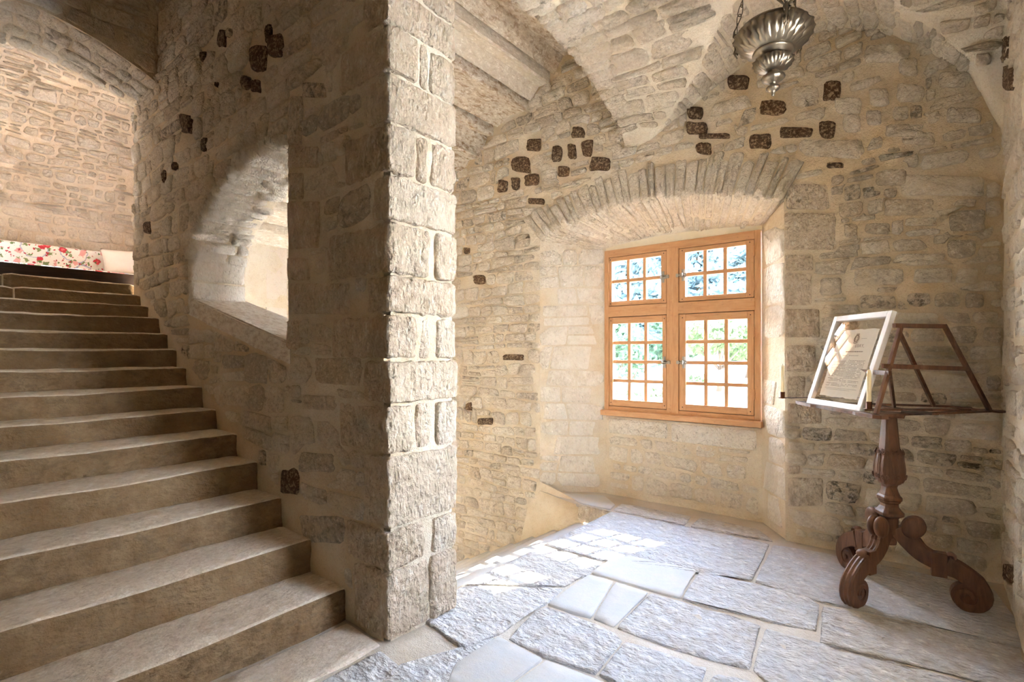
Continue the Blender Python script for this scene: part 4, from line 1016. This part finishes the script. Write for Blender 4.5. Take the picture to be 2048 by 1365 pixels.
# ================================================================== OUTSIDE
bm = bmesh.new(); N = 40
gx = np.linspace(-70, 40, N); gy = np.linspace(5.0, 95, N)
def gz(x, y): return -.25 + max(0, (y - 24)) * .02 + max(0, y - 34) * .16
V = [(x, y, gz(x, y)) for y in gy for x in gx]
structure(mesh('ground_outside', V, [(j * N + i, j * N + i + 1, (j + 1) * N + i + 1, (j + 1) * N + i) for j in range(N - 1) for i in range(N - 1)], M_gravel), 'sunlit pale gravel yard outside the window')
def leaves(name, blobs, n, size, mat, parent, rng):
    V, Fc = [], []
    for k in range(n):
        cx, cy, cz, rx, rz = blobs[rng.randrange(len(blobs))]
        a, b = rng.uniform(0, 2 * math.pi), math.asin(rng.uniform(-1, 1)); rr = rng.uniform(.55, 1) ** .5
        p = Vector((cx + rx * rr * math.cos(a) * math.cos(b), cy + rx * rr * math.sin(a) * math.cos(b), cz + rz * rr * math.sin(b)))
        u = Vector((rng.gauss(0, 1), rng.gauss(0, 1), rng.gauss(0, 1))).normalized(); w = u.orthogonal().normalized(); s = size * rng.uniform(.6, 1.3); o = len(V)
        V += [p + u * s, p + w * s * .5, p - u * s, p - w * s * .5]; Fc.append((o, o + 1, o + 2, o + 3))
    ob = mesh(name, V, Fc, mat, parent, False); ob['kind'] = 'stuff'; return ob
def tree(name, label, px, v_base, y, h, w, mat, n, size, conical=False, trunk=.25, group=None, seed=1):
    rng = random.Random(seed); x = float(onY(px, 700, y)[0]); z = gz(x, y)
    t = empty(name, (x, y, z)); tag(t, label, 'tree', group)
    bm = bmesh.new(); tube(bm, [(0, 0, -.1), (.03 * h, 0, h * trunk), (0, .02 * h, h * .55)], [.035 * h, .026 * h, .012 * h], 8)
    for k in range(4):
        a = k * 1.7; tube(bm, [(.02 * h, 0, h * trunk), (.02 * h + .18 * w * math.cos(a), .18 * w * math.sin(a), h * (trunk + .22))], [.018 * h, .008 * h], 6)
    bmobj('trunk', bm, M_bark, t, True)
    if conical: bl = [(0, 0, h * (.15 + .85 * k / 9), w / 2 * (1 - k / 10) * rng.uniform(.8, 1.1), h * .07) for k in range(10)]
    else: bl = [(rng.uniform(-.3, .3) * w, rng.uniform(-.3, .3) * w, h * rng.uniform(trunk + .14, .84), w * rng.uniform(.2, .3), h * rng.uniform(.1, .17)) for k in range(12)]
    leaves('foliage', bl, n, size, mat, t, rng); return t
tree('garden_tree', 'round light green tree on the gravel outside the right casement', 1437, 765, 24.0, 3.9, 4.4, M_leaf_light, 2600, .16, seed=3)
tree('shrub_tree', 'small loose green tree outside the left casement', 1258, 740, 22.0, 3.0, 2.2, M_leaf_mid, 900, .13, trunk=.12, seed=5)
LB = ['far left blue green conifer on the slope outside', 'second conifer from the left on the slope outside', 'broad dark conifer behind the window mullion', 'tall conifer just right of the mullion outside', 'bluish conifer above the round green tree', 'rightmost conifer on the slope outside']
for k, (px, y, h, w) in enumerate([(1222, 68, 19, 7), (1268, 42, 12, 6), (1322, 77, 21, 7.5), (1392, 51, 18, 7), (1450, 60, 20, 7.5), (1512, 43, 14, 6)]):
    tree('conifer', LB[k], px, 690, y, h, w * 1.25, M_leaf_dark, 5200, .5, True, .1, 'conifers on the slope outside', 20 + k)
LM = ['leafy tree low behind the left casement panes', 'leafy tree between the conifers outside', 'leafy tree at the right edge of the window view']
for k, (px, y, h, w) in enumerate([(1238, 29, 4.6, 3.6), (1350, 33, 5.4, 4), (1496, 33.5, 6.2, 4)]):
    tree('leafy_tree', LM[k], px, 700, y, h, w, M_leaf_mid, 2600, .24, False, .15, 'leafy trees below the conifers', 40 + k)
LS = ['low green bush outside, left of the mullion', 'low green bush outside, under the round tree', 'low green bush outside, far left pane']
for k, (px, y) in enumerate([(1312, 18.5), (1395, 28), (1228, 17.5)]):
    rng = random.Random(60 + k); x = float(onY(px, 700, y)[0]); z = gz(x, y)
    b = empty('garden_bush', (x, y, z)); tag(b, LS[k], 'bush', 'low garden bushes')
    leaves('foliage', [(rng.uniform(-1, 1), rng.uniform(-.4, .4), .25, .55, .3) for i in range(5)], 700, .09, M_leaf_light, b, rng)
    bmobj('stem', tube(bmesh.new(), [(0, 0, -.05), (.02, 0, .3)], [.03, .01], 6), M_bark, b)
for k, (xa, xb, y, h) in enumerate([(-8.3, -5.6, 13.5, .5), (-4.6, -1.2, 11.5, .42)]):
    w = empty('garden_wall', ((xa + xb) / 2, y, gz(0, y))); tag(w, ['low pale stone garden wall outside the left casement', 'low pale stone garden wall outside the right casement'][k], 'wall')
    rng = random.Random(90 + k); x = xa
    while x < xb:
        L = rng.uniform(.35, .7)
        for r in range(2):
            o = block('stone', (x + .01 + r * .1, y, gz(0, y) + r * h / 2), (x + L + r * .1, y + .4, gz(0, y) + (r + 1) * h / 2 - .01), .12, .03, .02, 5, M_outstone, w, rng.uniform(0, 9)); o.matrix_parent_inverse = Matrix.Translation(-w.location)
        x += L

# ================================================================== LECTERN
LC = Vector((-.2, 3.87, 0))
lectern = empty('lectern', LC); tag(lectern, 'carved walnut tripod lectern with an open slatted desk on the flagstones', 'lectern')
def lp(name, bm, mat=M_walnut, smooth=True, parent=None):
    o = bmobj(name, bm, mat, parent or lectern, smooth)
    if parent is None: o.matrix_parent_inverse = Matrix.Translation(-LC)
    return o
# pole: square section with chamfered corners
QA = math.radians(33)
def sq(a, z):
    a = a - QA; m = max(abs(math.cos(a)), abs(math.sin(a))); return min(1 / m, 1.24) * .9
prof = [(.03, .300), (.046, .305), (.05, .325), (.036, .345), (.05, .362), (.058, .372), (.058, .46), (.066, .470), (.095, .482), (.096, .500), (.08, .512), (.062, .532), (.06, .55), (.072, .558), (.072, .566), (.083, .572), (.084, .59), (.07, .602), (.058, .625), (.05, .648),
        (.056, .662), (.075, .672), (.092, .70), (.098, .735), (.097, .77), (.090, .81), (.080, .845), (.078, .862), (.070, .868), (.066, .90), (.058, .98), (.052, 1.04), (.05, 1.065), (.066, 1.07), (.066, 1.08)]
prof = [(r * .70, z) for r, z in prof]
bm = bmesh.new(); lathe(bm, prof, 48, (LC.x, LC.y, 0), sq)
pole = lp('pole', bm, M_walnut, False)
for p in pole.data.polygons: p.use_smooth = False
mod = pole.modifiers.new('smooth', 'BEVEL'); mod.width = .002; mod.segments = 1; mod.limit_method = 'ANGLE'
# acanthus leaves carved on the swelling
for k in range(8):
    a = QA + k * math.pi / 4; bm = bmesh.new(); ca, sa = math.cos(a), math.sin(a)
    def rad(z): return float(np.interp(z, [p[1] for p in prof], [p[0] for p in prof])) * sq(a, z)
    w = .021 if k % 2 == 0 else .016; zs_ = np.linspace(.68, .865, 12)
    def pt(z, s, out): r = rad(z) + out; return (LC.x + r * ca - s * sa, LC.y + r * sa + s * ca, z)
    rows_ = []
    for i, z in enumerate(zs_):
        t = i / 11; ww_ = w * (math.sin(math.pi * min(1, .15 + t * .8)) ** .7) * (1 + .18 * math.sin(t * 19))
        cur = .010 * max(0, t - .75) * 4
        rows_.append([bm.verts.new(pt(z, s * ww_, o_ + cur)) for s, o_ in ((-1, -.010), (-.85, .003), (-.4, .005), (-.12, .001), (0, .007), (.12, .001), (.4, .005), (.85, .003), (1, -.010))])
    for i in range(11):
        for j in range(8): bm.faces.new((rows_[i][j], rows_[i][j + 1], rows_[i + 1][j + 1], rows_[i + 1][j]))
    for s in (-1, 1):   # scrolled tips
        pts_ = [pt(.862 - .016 * math.sin(b) * (1 - b / 9), s * (w * .55 + .009 * math.cos(b) * (1 - b / 9)), .009) for b in np.linspace(-1.2, 6.2, 16)]
        tube(bm, pts_, .003, 6)
        pts_ = [pt(.712 + .020 * math.sin(b) * (1 - b / 9), s * (w * .6 + .010 * math.cos(b) * (1 - b / 9)), .008) for b in np.linspace(0, 6.2, 16)]
        tube(bm, pts_, .0027, 6)
    lp('carved_leaf', bm)
# three scroll legs
def ribbon(bm, path, half, y0, y1, groove=True):
    """side outline swept across the leg's width; path of (r, z), half thickness along its normal"""
    n = len(path); top, bot = [], []
    for i, (r, z) in enumerate(path):
        a = path[max(0, i - 1)]; b = path[min(n - 1, i + 1)]; dx, dz = b[0] - a[0], b[1] - a[1]; L = math.hypot(dx, dz)
        nx, nz = -dz / L, dx / L; h = half[i]; top.append((r + nx * h, z + nz * h)); bot.append((r - nx * h, z - nz * h))
    prof_ = [(y0, 0.0), (y0 * .72, .006), (y0 * .35, .001), (0, .007), (y1 * .35, .001), (y1 * .72, .006), (y1, 0.0)] if groove else [(y0, 0), (y1, 0)]
    rows = []
    for i in range(n):
        dx, dz = top[i][0] - bot[i][0], top[i][1] - bot[i][1]; L = math.hypot(dx, dz) + 1e-9
        rows.append([bm.verts.new((top[i][0] + dx / L * e, yy, top[i][1] + dz / L * e)) for yy, e in prof_] + [bm.verts.new((bot[i][0], yy, bot[i][1])) for yy in (y1, y0)])
    m = len(rows[0])
    for i in range(n - 1):
        for j in range(m): bm.faces.new((rows[i][j], rows[i][(j + 1) % m], rows[i + 1][(j + 1) % m], rows[i + 1][j]))
    bm.faces.new(list(reversed(rows[0]))); bm.faces.new(rows[-1])
def smooth_path(P, k=5):
    P = [np.array(p, float) for p in P]; out = []
    for i in range(len(P) - 1):
        p0, p1, p2, p3 = P[max(0, i - 1)], P[i], P[i + 1], P[min(len(P) - 1, i + 2)]
        for t in np.linspace(0, 1, k, endpoint=False): out.append(.5 * (2 * p1 + (p2 - p0) * t + (2 * p0 - 5 * p1 + 4 * p2 - p3) * t * t + (3 * p1 - p0 - 3 * p2 + p3) * t ** 3))
    out.append(P[-1]); return out
def leg_at(ang, reach, low=0.0):
    leg = empty('leg'); leg.parent = lectern; leg.matrix_parent_inverse = Matrix.Translation(-LC)
    leg.location = LC; leg.rotation_euler = (0, 0, ang)
    k = reach / .36
    up = smooth_path([(.038, .41, .042), (.065, .375, .048), (.105, .33, .05), (.145, .285, .045), (.2, .255, .043), (.245, .248, .045)])
    bm = bmesh.new(); ribbon(bm, [(p[0] * (k if p[0] > .1 else 1), p[1]) for p in up], [p[2] for p in up], -.027, .027); lp('scroll_arm', bm, M_walnut, False, leg)
    bm = bmesh.new(); bm_box(bm, (.195 * k, -.031, .165), (.268 * k, .031, .302), .005); lp('block', bm, M_walnut, False, leg)
    R0 = .096; cx, cz = .355 * k, .098
    low_ = [(.262 * k, .235, .05), (.31 * k, .225, .045), (.36 * k, .20, .042)]
    sp = [(cx + (R0 - .012 - b * .009) * math.cos(1.05 - b), cz + (R0 - .012 - b * .009) * math.sin(1.05 - b), max(.010, .036 - b * .006)) for b in np.linspace(0.35, 7.6, 26)]
    path = smooth_path(low_ + [(.405 * k, .172, .038)], 4)[:-1] + sp
    zmin = min(p[1] - p[2] for p in path); path = [(p[0], p[1] - zmin if i > 11 else p[1] - zmin * i / 12, p[2]) for i, p in enumerate(path)]
    bm = bmesh.new(); ribbon(bm, [(p[0], p[1]) for p in path], [p[2] for p in path], -.033, .033); lp('foot_scroll', bm, M_walnut, False, leg)
    bm = bmesh.new()
    n = 28; sgn = [1, -1]
    a_ = [bm.verts.new((cx + (R0 - .022) * math.cos(2 * math.pi * i / n), -.026, cz - zmin + (R0 - .022) * math.sin(2 * math.pi * i / n))) for i in range(n)]
    b_ = [bm.verts.new((v.co.x, .026, v.co.z)) for v in a_]
    bm.faces.new(a_); bm.faces.new(list(reversed(b_)))
    for i in range(n): bm.faces.new((a_[i], b_[i], b_[(i + 1) % n], a_[(i + 1) % n]))
    for s_ in (-.028, .028): lathe_y = tube(bm, [(cx, s_ - .008, cz - zmin), (cx, s_ + .008, cz - zmin)], .014, 12)
    lp('volute', bm, M_walnut_dark, False, leg)
    # double-lobed scroll at the shoulder
    for s_ in (-.019, .019):
        bm = bmesh.new(); c = (.115, s_, .425)
        for i in range(7): pass
        lathe(bm, [(.03, -.017), (.05, -.015), (.056, -.007), (.057, 0), (.056, .007), (.05, .015), (.03, .017)], 24)
        bmesh.ops.transform(bm, matrix=Matrix.Translation(c) @ Matrix.Rotation(math.radians(35), 4, 'Y') @ Matrix.Diagonal((1, 1, 1.2, 1)) @ Matrix.Rotation(math.pi / 2, 4, 'X'), verts=bm.verts)
        lp('shoulder_scroll', bm, M_walnut, True, leg)
    # little curled leaf over the lower scroll
    bm = bmesh.new(); tube(bm, [(.285 * k + .016 * math.cos(b), 0, .29 - .004 + .016 * math.sin(b)) for b in np.linspace(-1.2, 3.6, 10)], [.012, .012, .012, .012, .011, .011, .010, .009, .008, .006], 8, scale_y=2.6)
    lp('leaf_curl', bm, M_walnut, True, leg); return leg
leg_at(math.atan2(3.565 - LC.y, -.345 - LC.x), .33)
leg_at(math.atan2(3.906 - LC.y, .167 - LC.x), .36)
leg_at(math.atan2(4.17 - LC.y, -.44 - LC.x), .37)
# desk
ZD = 1.108
PA, PB, PC = [Vector(onZ(u, v, ZD)) for u, v in ((1600, 803), (1752, 829), (1979, 821))]
PD = PC + (PA - PB) * .36
def dbar(name, a, b, w, t, up=(0, 0, 1), mat=M_walnut, bev=.002):
    return lp(name, bar(bmesh.new(), a, b, w, t, up, bev), mat, False)
zz = Vector((0, 0, -.006))
for a, b in ((PB, PC), (PC, PD), (PD, PA), (PA, PB)):
    dbar('desk_rail', a + zz, b + zz, .04, .012)
mid = lambda a, b, t: a * (1 - t) + b * t
dbar('desk_rail', mid(PB, PC, .5) + zz * 2, mid(PA, PD, .5) + zz * 2, .05, .012)
dbar('desk_rail', mid(PA, PB, .55) + zz * 2, mid(PD, PC, .55) + zz * 2, .05, .012)
bm = bmesh.new(); bm_box(bm, (LC.x - .075, LC.y - .075, 1.07), (LC.x + .075, LC.y + .075, ZD - .012), .004); lp('desk_block', bm, M_walnut, False)
# ledge with shaped ends along the picture side, rounded lobes at the other corners
AB = (PB - PA).normalized(); nAB = Vector((AB.y, -AB.x, 0)); 
if nAB.y > 0: nAB = -nAB
def lobe(c, d, L, w, z=ZD - .012):
    d = d.normalized(); q = Vector((-d.y, d.x, 0)); bm = bmesh.new(); pts_ = []
    for i in range(13):
        a = -math.pi / 2 + math.pi * i / 12; pts_.append(c + d * (L * math.cos(a)) + q * (w * math.sin(a)))
    prism(bm, [(p.x, p.y) for p in pts_], z, z + .01); lp('rounded_lobe', bm, M_walnut, False)
lobe(PC, (PC - PB) + (PC - PD) * .2, .10, .055); lobe(mid(PC, PD, .25), PC - PB, .07, .06); lobe(mid(PC, PD, .75), PC - PB, .07, .06)
bm = bmesh.new(); L_ = (PB - PA).length + .06; pts_ = [(-.06, .0), (.06, -.028), (.2, -.036), (.24, -.022), (L_ * .55, -.026), (L_ * .72, -.018), (L_ * .78, -.034), (L_ - .04, -.034), (L_, -.01), (L_, .03), (-.02, .03)]
M_ = Matrix(((AB.x, -nAB.x, 0, PA.x), (AB.y, -nAB.y, 0, PA.y), (0, 0, 1, 0), (0, 0, 0, 1)))
prism(bm, pts_, ZD - .022, ZD - .002, M_); lp('ledge', bm, M_walnut, False)
kE = .855; zE = EYE + .2 * kE
PE = Vector(onZ(1803, 649, zE)); tBC = (PC - PB).normalized()
sF = 0; rF = ray(1888, 700); tF = (PE.y * rF[0] - PE.x * rF[1]) / (tBC.x * rF[1] - tBC.y * rF[0]); PF = PE + tBC * tF
inn_ = Vector((-tBC.y, tBC.x, 0))
dbar('stile', PB, PE, .020, .022, tBC); dbar('stile', PC, PF, .020, .022, tBC)
dbar('top_bar', PE - tBC * .055 + Vector((0, 0, -.008)), PF + tBC * .005 + Vector((0, 0, -.008)), .022, .025)
q1, q2 = mid(PB, PE, .53), mid(PC, PF, .49)
dbar('cross_bar', q1 - tBC * .05, q2, .016, .026)
q3 = mid(PB, PE, .45)
dbar('strut', mid(PE, PB, .09), Vector(onZ(1867, 812, ZD)), .024, .018, tBC)
PX = Vector(onZ(1788, 814, ZD)); dbar('strut', mid(PB, PE, .5), PX, .022, .016, tBC)
lp('book_stop', bm_box(bmesh.new(), (-.14, 3.72, ZD), (-.0, 3.82, ZD + .008), .002), M_oak_dark, False)
# candle arms (iron) belong to the lectern
arm0 = Vector(onZ(1557, 796, ZD + .03)); arm1 = Vector(onZ(1735, 796, ZD + .03))
c1p = Vector(onZ(1565, 796, ZD + .03))
def arm(a, b, c):
    o = lp('candle_arm', bar(bmesh.new(), a, b, .012, .005), M_iron, False)
    bm = bmesh.new(); lathe(bm, [(.004, -.006), (.026, -.003), (.027, .0), (.0155, .001), (.0155, .042), (.0135, .042), (.0135, .003)], 16, c); lp('candle_cup', bm, M_copper, True, o)
    return o
o1 = arm(arm0, arm1, c1p)
c2p = Vector(EYEV + ray(1738, 818) * ((EYE - ZD - .02) * F / (818 - V0)))
o2 = arm(PB + Vector((.0, .0, .012)) + tBC * .06, c2p + Vector((0, 0, -.002)), c2p)
for o in (o1, o2):
    for c in o.children: c.matrix_parent_inverse = (Matrix.Translation(-LC) @ Matrix.Identity(4)).inverted() @ Matrix.Translation(-LC)
def candle(c, lab):
    bm = bmesh.new(); lathe(bm, [(.0125, .004), (.0125, .05), (.0118, .16), (.0105, .215), (.008, .226), (.003, .230)], 20, (0, 0, 0)); 
    t = bmobj('candle', bm, M_wax, None, True, c); tag(t, lab, 'candle', 'candles on the lectern arms')
    bmobj('wick', tube(bmesh.new(), [(0, 0, .226), (.001, 0, .234), (.003, 0, .240)], .0012, 6), M_oak_dark, t, True)
candle(c1p, 'unlit ivory candle on the long arm left of the picture frame'); candle(c2p, 'unlit ivory candle in front of the lower right corner of the picture frame')

# ================================================================== FRAMED DOCUMENT leaning on the lectern
FB = Vector(onZ(1612, 806, ZD)); FR = Vector(onZ(1725, 823, ZD)); fx = (FR - FB); FWd = fx.length; fx.normalize(); fx = Matrix.Rotation(math.radians(-2.0), 3, 'Z') @ fx
fn = Vector((-fx.y, fx.x, 0)); al = math.radians(18.5); FH = .635
fu = fn * math.sin(al) + Vector((0, 0, math.cos(al))); fo = fx.cross(fu)      # fo looks towards the viewer's side
if fo.y > 0: fo = -fo
bar_end = FB + fx * .05 + fu * .27 - fo * .06
dbar('cross_bar', q3 + (q3 - bar_end).normalized() * .02, bar_end, .016, .026)
FM = Matrix(((fx.x, fu.x, fo.x, FB.x), (fx.y, fu.y, fo.y, FB.y), (fx.z, fu.z, fo.z, FB.z), (0, 0, 0, 1)))
pic = empty('picture_frame', FB); pic.matrix_world = FM
tag(pic, 'white framed printed notice under glass leaning on the lectern', 'framed notice')
def fp(name, bm, mat, smooth=False): return bmobj(name, bm, mat, pic, smooth)
fw_ = .037; DZ = .03
for lo, hi in (((0, 0), (fw_, FH)), ((FWd - fw_, 0), (FWd, FH)), ((fw_, 0), (FWd - fw_, fw_)), ((fw_, FH - fw_), (FWd - fw_, FH))):
    fp('frame_bar', bm_box(bmesh.new(), (lo[0], lo[1], -DZ), (hi[0], hi[1], .0), .003), M_frame)
fp('glass', bm_box(bmesh.new(), (fw_ - .004, fw_ - .004, -.007), (FWd - fw_ + .004, FH - fw_ + .004, -.006)), M_picglass)
fp('glass', bm_box(bmesh.new(), (fw_ - .004, fw_ - .004, -.016), (FWd - fw_ + .004, FH - fw_ + .004, -.0152)), M_picglass)
rp = random.Random(5); px0, px1, py0, py1 = .095, FWd - .075, .07, FH - .105
pl = []
for a, b in (((px0, py0), (px1, py0)), ((px1, py0), (px1, py1)), ((px1, py1), (px0, py1)), ((px0, py1), (px0, py0))):
    for i in range(14): pl.append((a[0] + (b[0] - a[0]) * i / 14 + rp.uniform(-.003, .003), a[1] + (b[1] - a[1]) * i / 14 + rp.uniform(-.003, .003)))
paper = fp('paper_sheet', prism(bmesh.new(), pl, -.0150, -.0142), M_paper)
ZI = -.0138
def text(s, size, x, y, align='CENTER', sx=1.0):
    cu = bpy.data.curves.new('lettering', 'FONT'); cu.body = s; cu.size = size; cu.align_x = align; cu.extrude = .0002
    o = bpy.data.objects.new('lettering', cu); COL.objects.link(o); dg = bpy.context.evaluated_depsgraph_get()
    me = bpy.data.meshes.new_from_object(o.evaluated_get(dg)); bpy.data.objects.remove(o)
    ob = link('lettering', me, M_ink, paper); ob.location = (x, y, ZI); ob.scale = (sx, 1, 1); return ob
pxm = (px0 + px1) / 2; PH = py1 - py0; PW = px1 - px0
text('EBRY,', .030, pxm + .055, py0 + PH * .735, sx=1.15)
bm = bmesh.new()
def words(y, x0, x1, h=.0028, dens=.85):
    x = x0
    while x < x1:
        L = rp.uniform(.005, .018)
        if x + L > x1: L = x1 - x
        if rp.random() < dens: bm_box(bm, (x, y, ZI), (x + L, y + h, ZI + .0003))
        x += L + .003
words(py0 + PH * .665, pxm - .06, pxm + .10, .007, .95); words(py0 + PH * .61, pxm - .09, pxm + .085, .003)
for r in range(21):
    y = py0 + PH * (.53 - r * .0185)
    if r not in (13, 17): words(y, px0 + .03, pxm - .008)
    if r not in (15, 18): words(y + .004, pxm + .008, px1 - .035)
for a, b, c in ((px0 + .03, px1 - .03, .125), (px0 + .05, px1 - .09, .105)): bm_box(bm, (a, py0 + PH * c, ZI), (b, py0 + PH * c + .0016, ZI + .0003))
bm_box(bm, (pxm - .001, py0 + PH * .15, ZI), (pxm + .001, py0 + PH * .56, ZI + .0003))
words(py0 + PH * .86, pxm + .05, pxm + .10, .002)
pr = bmobj('print', bm, M_ink, paper); pr['kind'] = 'stuff'
bm = bmesh.new(); ex, ey = pxm + .005, py0 + PH * .865
tube(bm, [(ex + .017 * math.cos(a), ey + .023 * math.sin(a), ZI) for a in np.linspace(0, 2 * math.pi, 25)[:-1]], .0028, 5, True)
tube(bm, [(ex + .009 * math.cos(a), ey + .013 * math.sin(a), ZI) for a in np.linspace(0, 2 * math.pi, 17)[:-1]], .0012, 5, True)
for s in (-1, 1):
    for b in np.linspace(-1.1, 1.1, 6): tube(bm, [(ex + s * .017 * math.cos(b), ey + .023 * math.sin(b), ZI), (ex + s * .028 * math.cos(b * .9), ey + .026 * math.sin(b) - .004, ZI)], [.002, .0008], 5)
for b in (-.008, 0, .008): tube(bm, [(ex + b, ey + .024, ZI), (ex + b * 1.4, ey + .036, ZI)], [.0022, .001], 5)
tube(bm, [(ex - .02, ey - .028, ZI), (ex, ey - .033, ZI), (ex + .02, ey - .028, ZI)], .002, 5)
bmobj('crest', bm, M_ink, paper)

# ================================================================== HANGING LAMP
HL = Vector(onY(1546, 62, 3.0)); HL.z = 3.145
lamp = empty('hanging_lamp', HL); tag(lamp, 'tarnished bronze sanctuary lamp hanging on chains from the vault', 'lamp')
def hp(name, bm, mat=M_lampmetal, smooth=True, parent=None):
    return bmobj(name, bm, mat, parent or lamp, smooth)
def gad(bm, prof, n, lobes, twist, amp):
    z0_, z1_ = prof[0][1], prof[-1][1]
    def sh(a, z):
        t = (z - z0_) / (z1_ - z0_); k = min(1, .3 + 4 * t) * min(1, 3.0 * (1 - t) + .05); f = (lobes * (a + twist * t) / (2 * math.pi)) % 1.0
        return 1 + amp * k * (math.sin(math.pi * f) ** .75 - .6)
    return lathe(bm, prof, n, (0, 0, 0), sh)
bowl = [(.145, .022), (.158, .018), (.172, .010), (.181, -.004), (.182, -.022), (.174, -.042), (.158, -.062), (.136, -.080), (.112, -.094), (.09, -.104)]
hp('bowl', gad(bmesh.new(), bowl, 280, 15, 1.5, .2))
hp('rim', lathe(bmesh.new(), [(.142, .014), (.142, .030), (.162, .030), (.163, .022), (.156, .016)], 64))
hp('collar', lathe(bmesh.new(), [(.082, -.098), (.098, -.100), (.101, -.106), (.094, -.112), (.080, -.120), (.066, -.134), (.060, -.142)], 64))
hp('small_bowl', gad(bmesh.new(), [(.06, -.136), (.082, -.141), (.093, -.150), (.091, -.166), (.078, -.184), (.058, -.198), (.04, -.206)], 224, 14, 1.0, .28))
hp('finial', lathe(bmesh.new(), [(.03, -.203), (.027, -.212), (.03, -.222), (.052, -.228), (.058, -.236), (.054, -.247), (.038, -.258), (.02, -.265), (.014, -.272), (.015, -.280), (.03, -.285), (.034, -.292), (.028, -.302), (.014, -.310), (.008, -.318), (.008, -.330), (.003, -.336)], 40, (0, 0, 0), lambda a, z: 1 + .03 * math.sin(a * 12 + z * 60)))
# three winged brackets and their chains
def bracket(ang):
    ca, sa = math.cos(ang), math.sin(ang); r = .172
    b = empty('bracket'); b.parent = lamp; b.rotation_euler = (0, 0, ang); b.location = (0, 0, 0)
    bm = bmesh.new()
    tube(bm, [(r + .006, 0, -.055), (r + .014, 0, -.03), (r + .012, 0, -.005), (r + .014, 0, .022), (r + .014, 0, .04)], [.004, .008, .011, .012, .006], 10)
    lathe(bm, [(.002, .036), (.009, .042), (.011, .050), (.009, .058), (.003, .064)], 12, (r + .015, 0, 0))
    for s in (-1, 1):
        tube(bm, [(r + .01, s * .006, .026), (r + .02, s * .026, .040), (r + .012, s * .040, .058), (r + .006, s * .050, .062)], [.004, .010, .008, .002], 8, scale_y=.35)
        tube(bm, [(r + .012, s * .009, .024), (r + .026, s * .016, .010), (r + .022, s * .010, -.006)], [.005, .004, .003], 7)
        tube(bm, [(r + .012, s * .006, -.022), (r + .022, s * .009, -.045), (r + .010, s * .010, -.068)], [.007, .005, .003], 7)
    hp('winged_figure', bm, M_chain, True, b)
    top = Vector((.012, 0, .86)); bot = Vector((r + .016, 0, .066)); n = 17; d = (top - bot) / n
    me0 = None
    for i in range(n):
        c = bot + d * (i + .5); L = d.length * .62; w = .013
        if me0 is None:
            bm = bmesh.new(); tube(bm, [(w * math.sin(a) * (1 + .15 * math.cos(2 * a)), .004 * math.sin(2 * a), L * math.cos(a)) for a in np.linspace(0, 2 * math.pi, 21)[:-1]], .0026, 6, True)
            o = hp('chain_link', bm, M_chain, True, b); me0 = o.data
        else:
            o = bpy.data.objects.new('chain_link', me0); COL.objects.link(o); o.parent = b
        o.rotation_mode = 'QUATERNION'; o.rotation_quaternion = d.to_track_quat('Z', 'Y') @ Matrix.Rotation(i * math.radians(64), 3, 'Z').to_quaternion(); o.location = c
camdir = math.atan2(-HL.y, -HL.x)
for k in range(3): bracket(camdir + math.radians(18) + k * 2 * math.pi / 3)
bm = bmesh.new(); lathe(bm, [(.006, .84), (.05, .845), (.055, .852), (.03, .862), (.012, .872)], 24); hp('ceiling_hook', bm, M_chain)

# ================================================================== UPPER ROOM SEAT
SX, SZ = -9.75, 2.2
sofa = empty('bench_sofa', (SX, .9, SZ)); tag(sofa, 'long bench upholstered in red rose print on white, at the stair head', 'sofa')
def cush(bm, lo, hi, r=.05, puff=.02):
    lo, hi = Vector(lo), Vector(hi); n = 10
    bm_box(bm, lo, hi, 0); bmesh.ops.bevel(bm, geom=list(bm.edges), offset=r, segments=4, profile=.5, affect='EDGES')
    return bm
def sp_(name, lo, hi, mat=M_floral, r=.04):
    return bmobj(name, cush(bmesh.new(), lo, hi, r), mat, sofa, True)
sp_('base', (-.35, -1.2, .05), (.35, 1.86, .3))
for k in range(3): sp_('seat_cushion', (-.3, -1.2 + k * 1.02, .3), (.38, -1.2 + k * 1.02 + 1.0, .46), M_floral, .05)
sp_('backrest', (-.42, -1.2, .3), (-.22, 1.86, .83), M_floral, .05)
for a in np.linspace(-1.1, 1.75, 4): bmobj('foot', lathe(bmesh.new(), [(.03, -.0), (.035, .03), (.04, .06)], 12, (.25, a, 0)), M_oak_dark, sofa, True)
# pillow
bm = bmesh.new(); n = 16; a_, b_, t_ = .24, .21, .075
for side in (1, -1):
    vs = [[bm.verts.new(((abs(1 - (2 * i / n - 1) ** 4) * abs(1 - (2 * j / n - 1) ** 4)) ** .6 * t_ * side, a_ * (2 * i / n - 1) * (1 - .07 * (1 - (2 * j / n - 1) ** 2)), b_ * (2 * j / n - 1) * (1 - .07 * (1 - (2 * i / n - 1) ** 2)))) for j in range(n + 1)] for i in range(n + 1)]
    for i in range(n):
        for j in range(n):
            q = (vs[i][j], vs[i + 1][j], vs[i + 1][j + 1], vs[i][j + 1]); bm.faces.new(q if side > 0 else tuple(reversed(q)))
bmesh.ops.remove_doubles(bm, verts=bm.verts, dist=1e-4)
yp = float(onX(243, 540, SX + .1)[1])
pil = bmobj('throw_pillow', bm, M_pillow, None, True, (SX + .02, yp + .02, SZ + .46 + .20)); pil.rotation_euler = (math.radians(4), math.radians(-18), 0)
tag(pil, 'plain white pillow at the right end of the rose print bench', 'pillow')
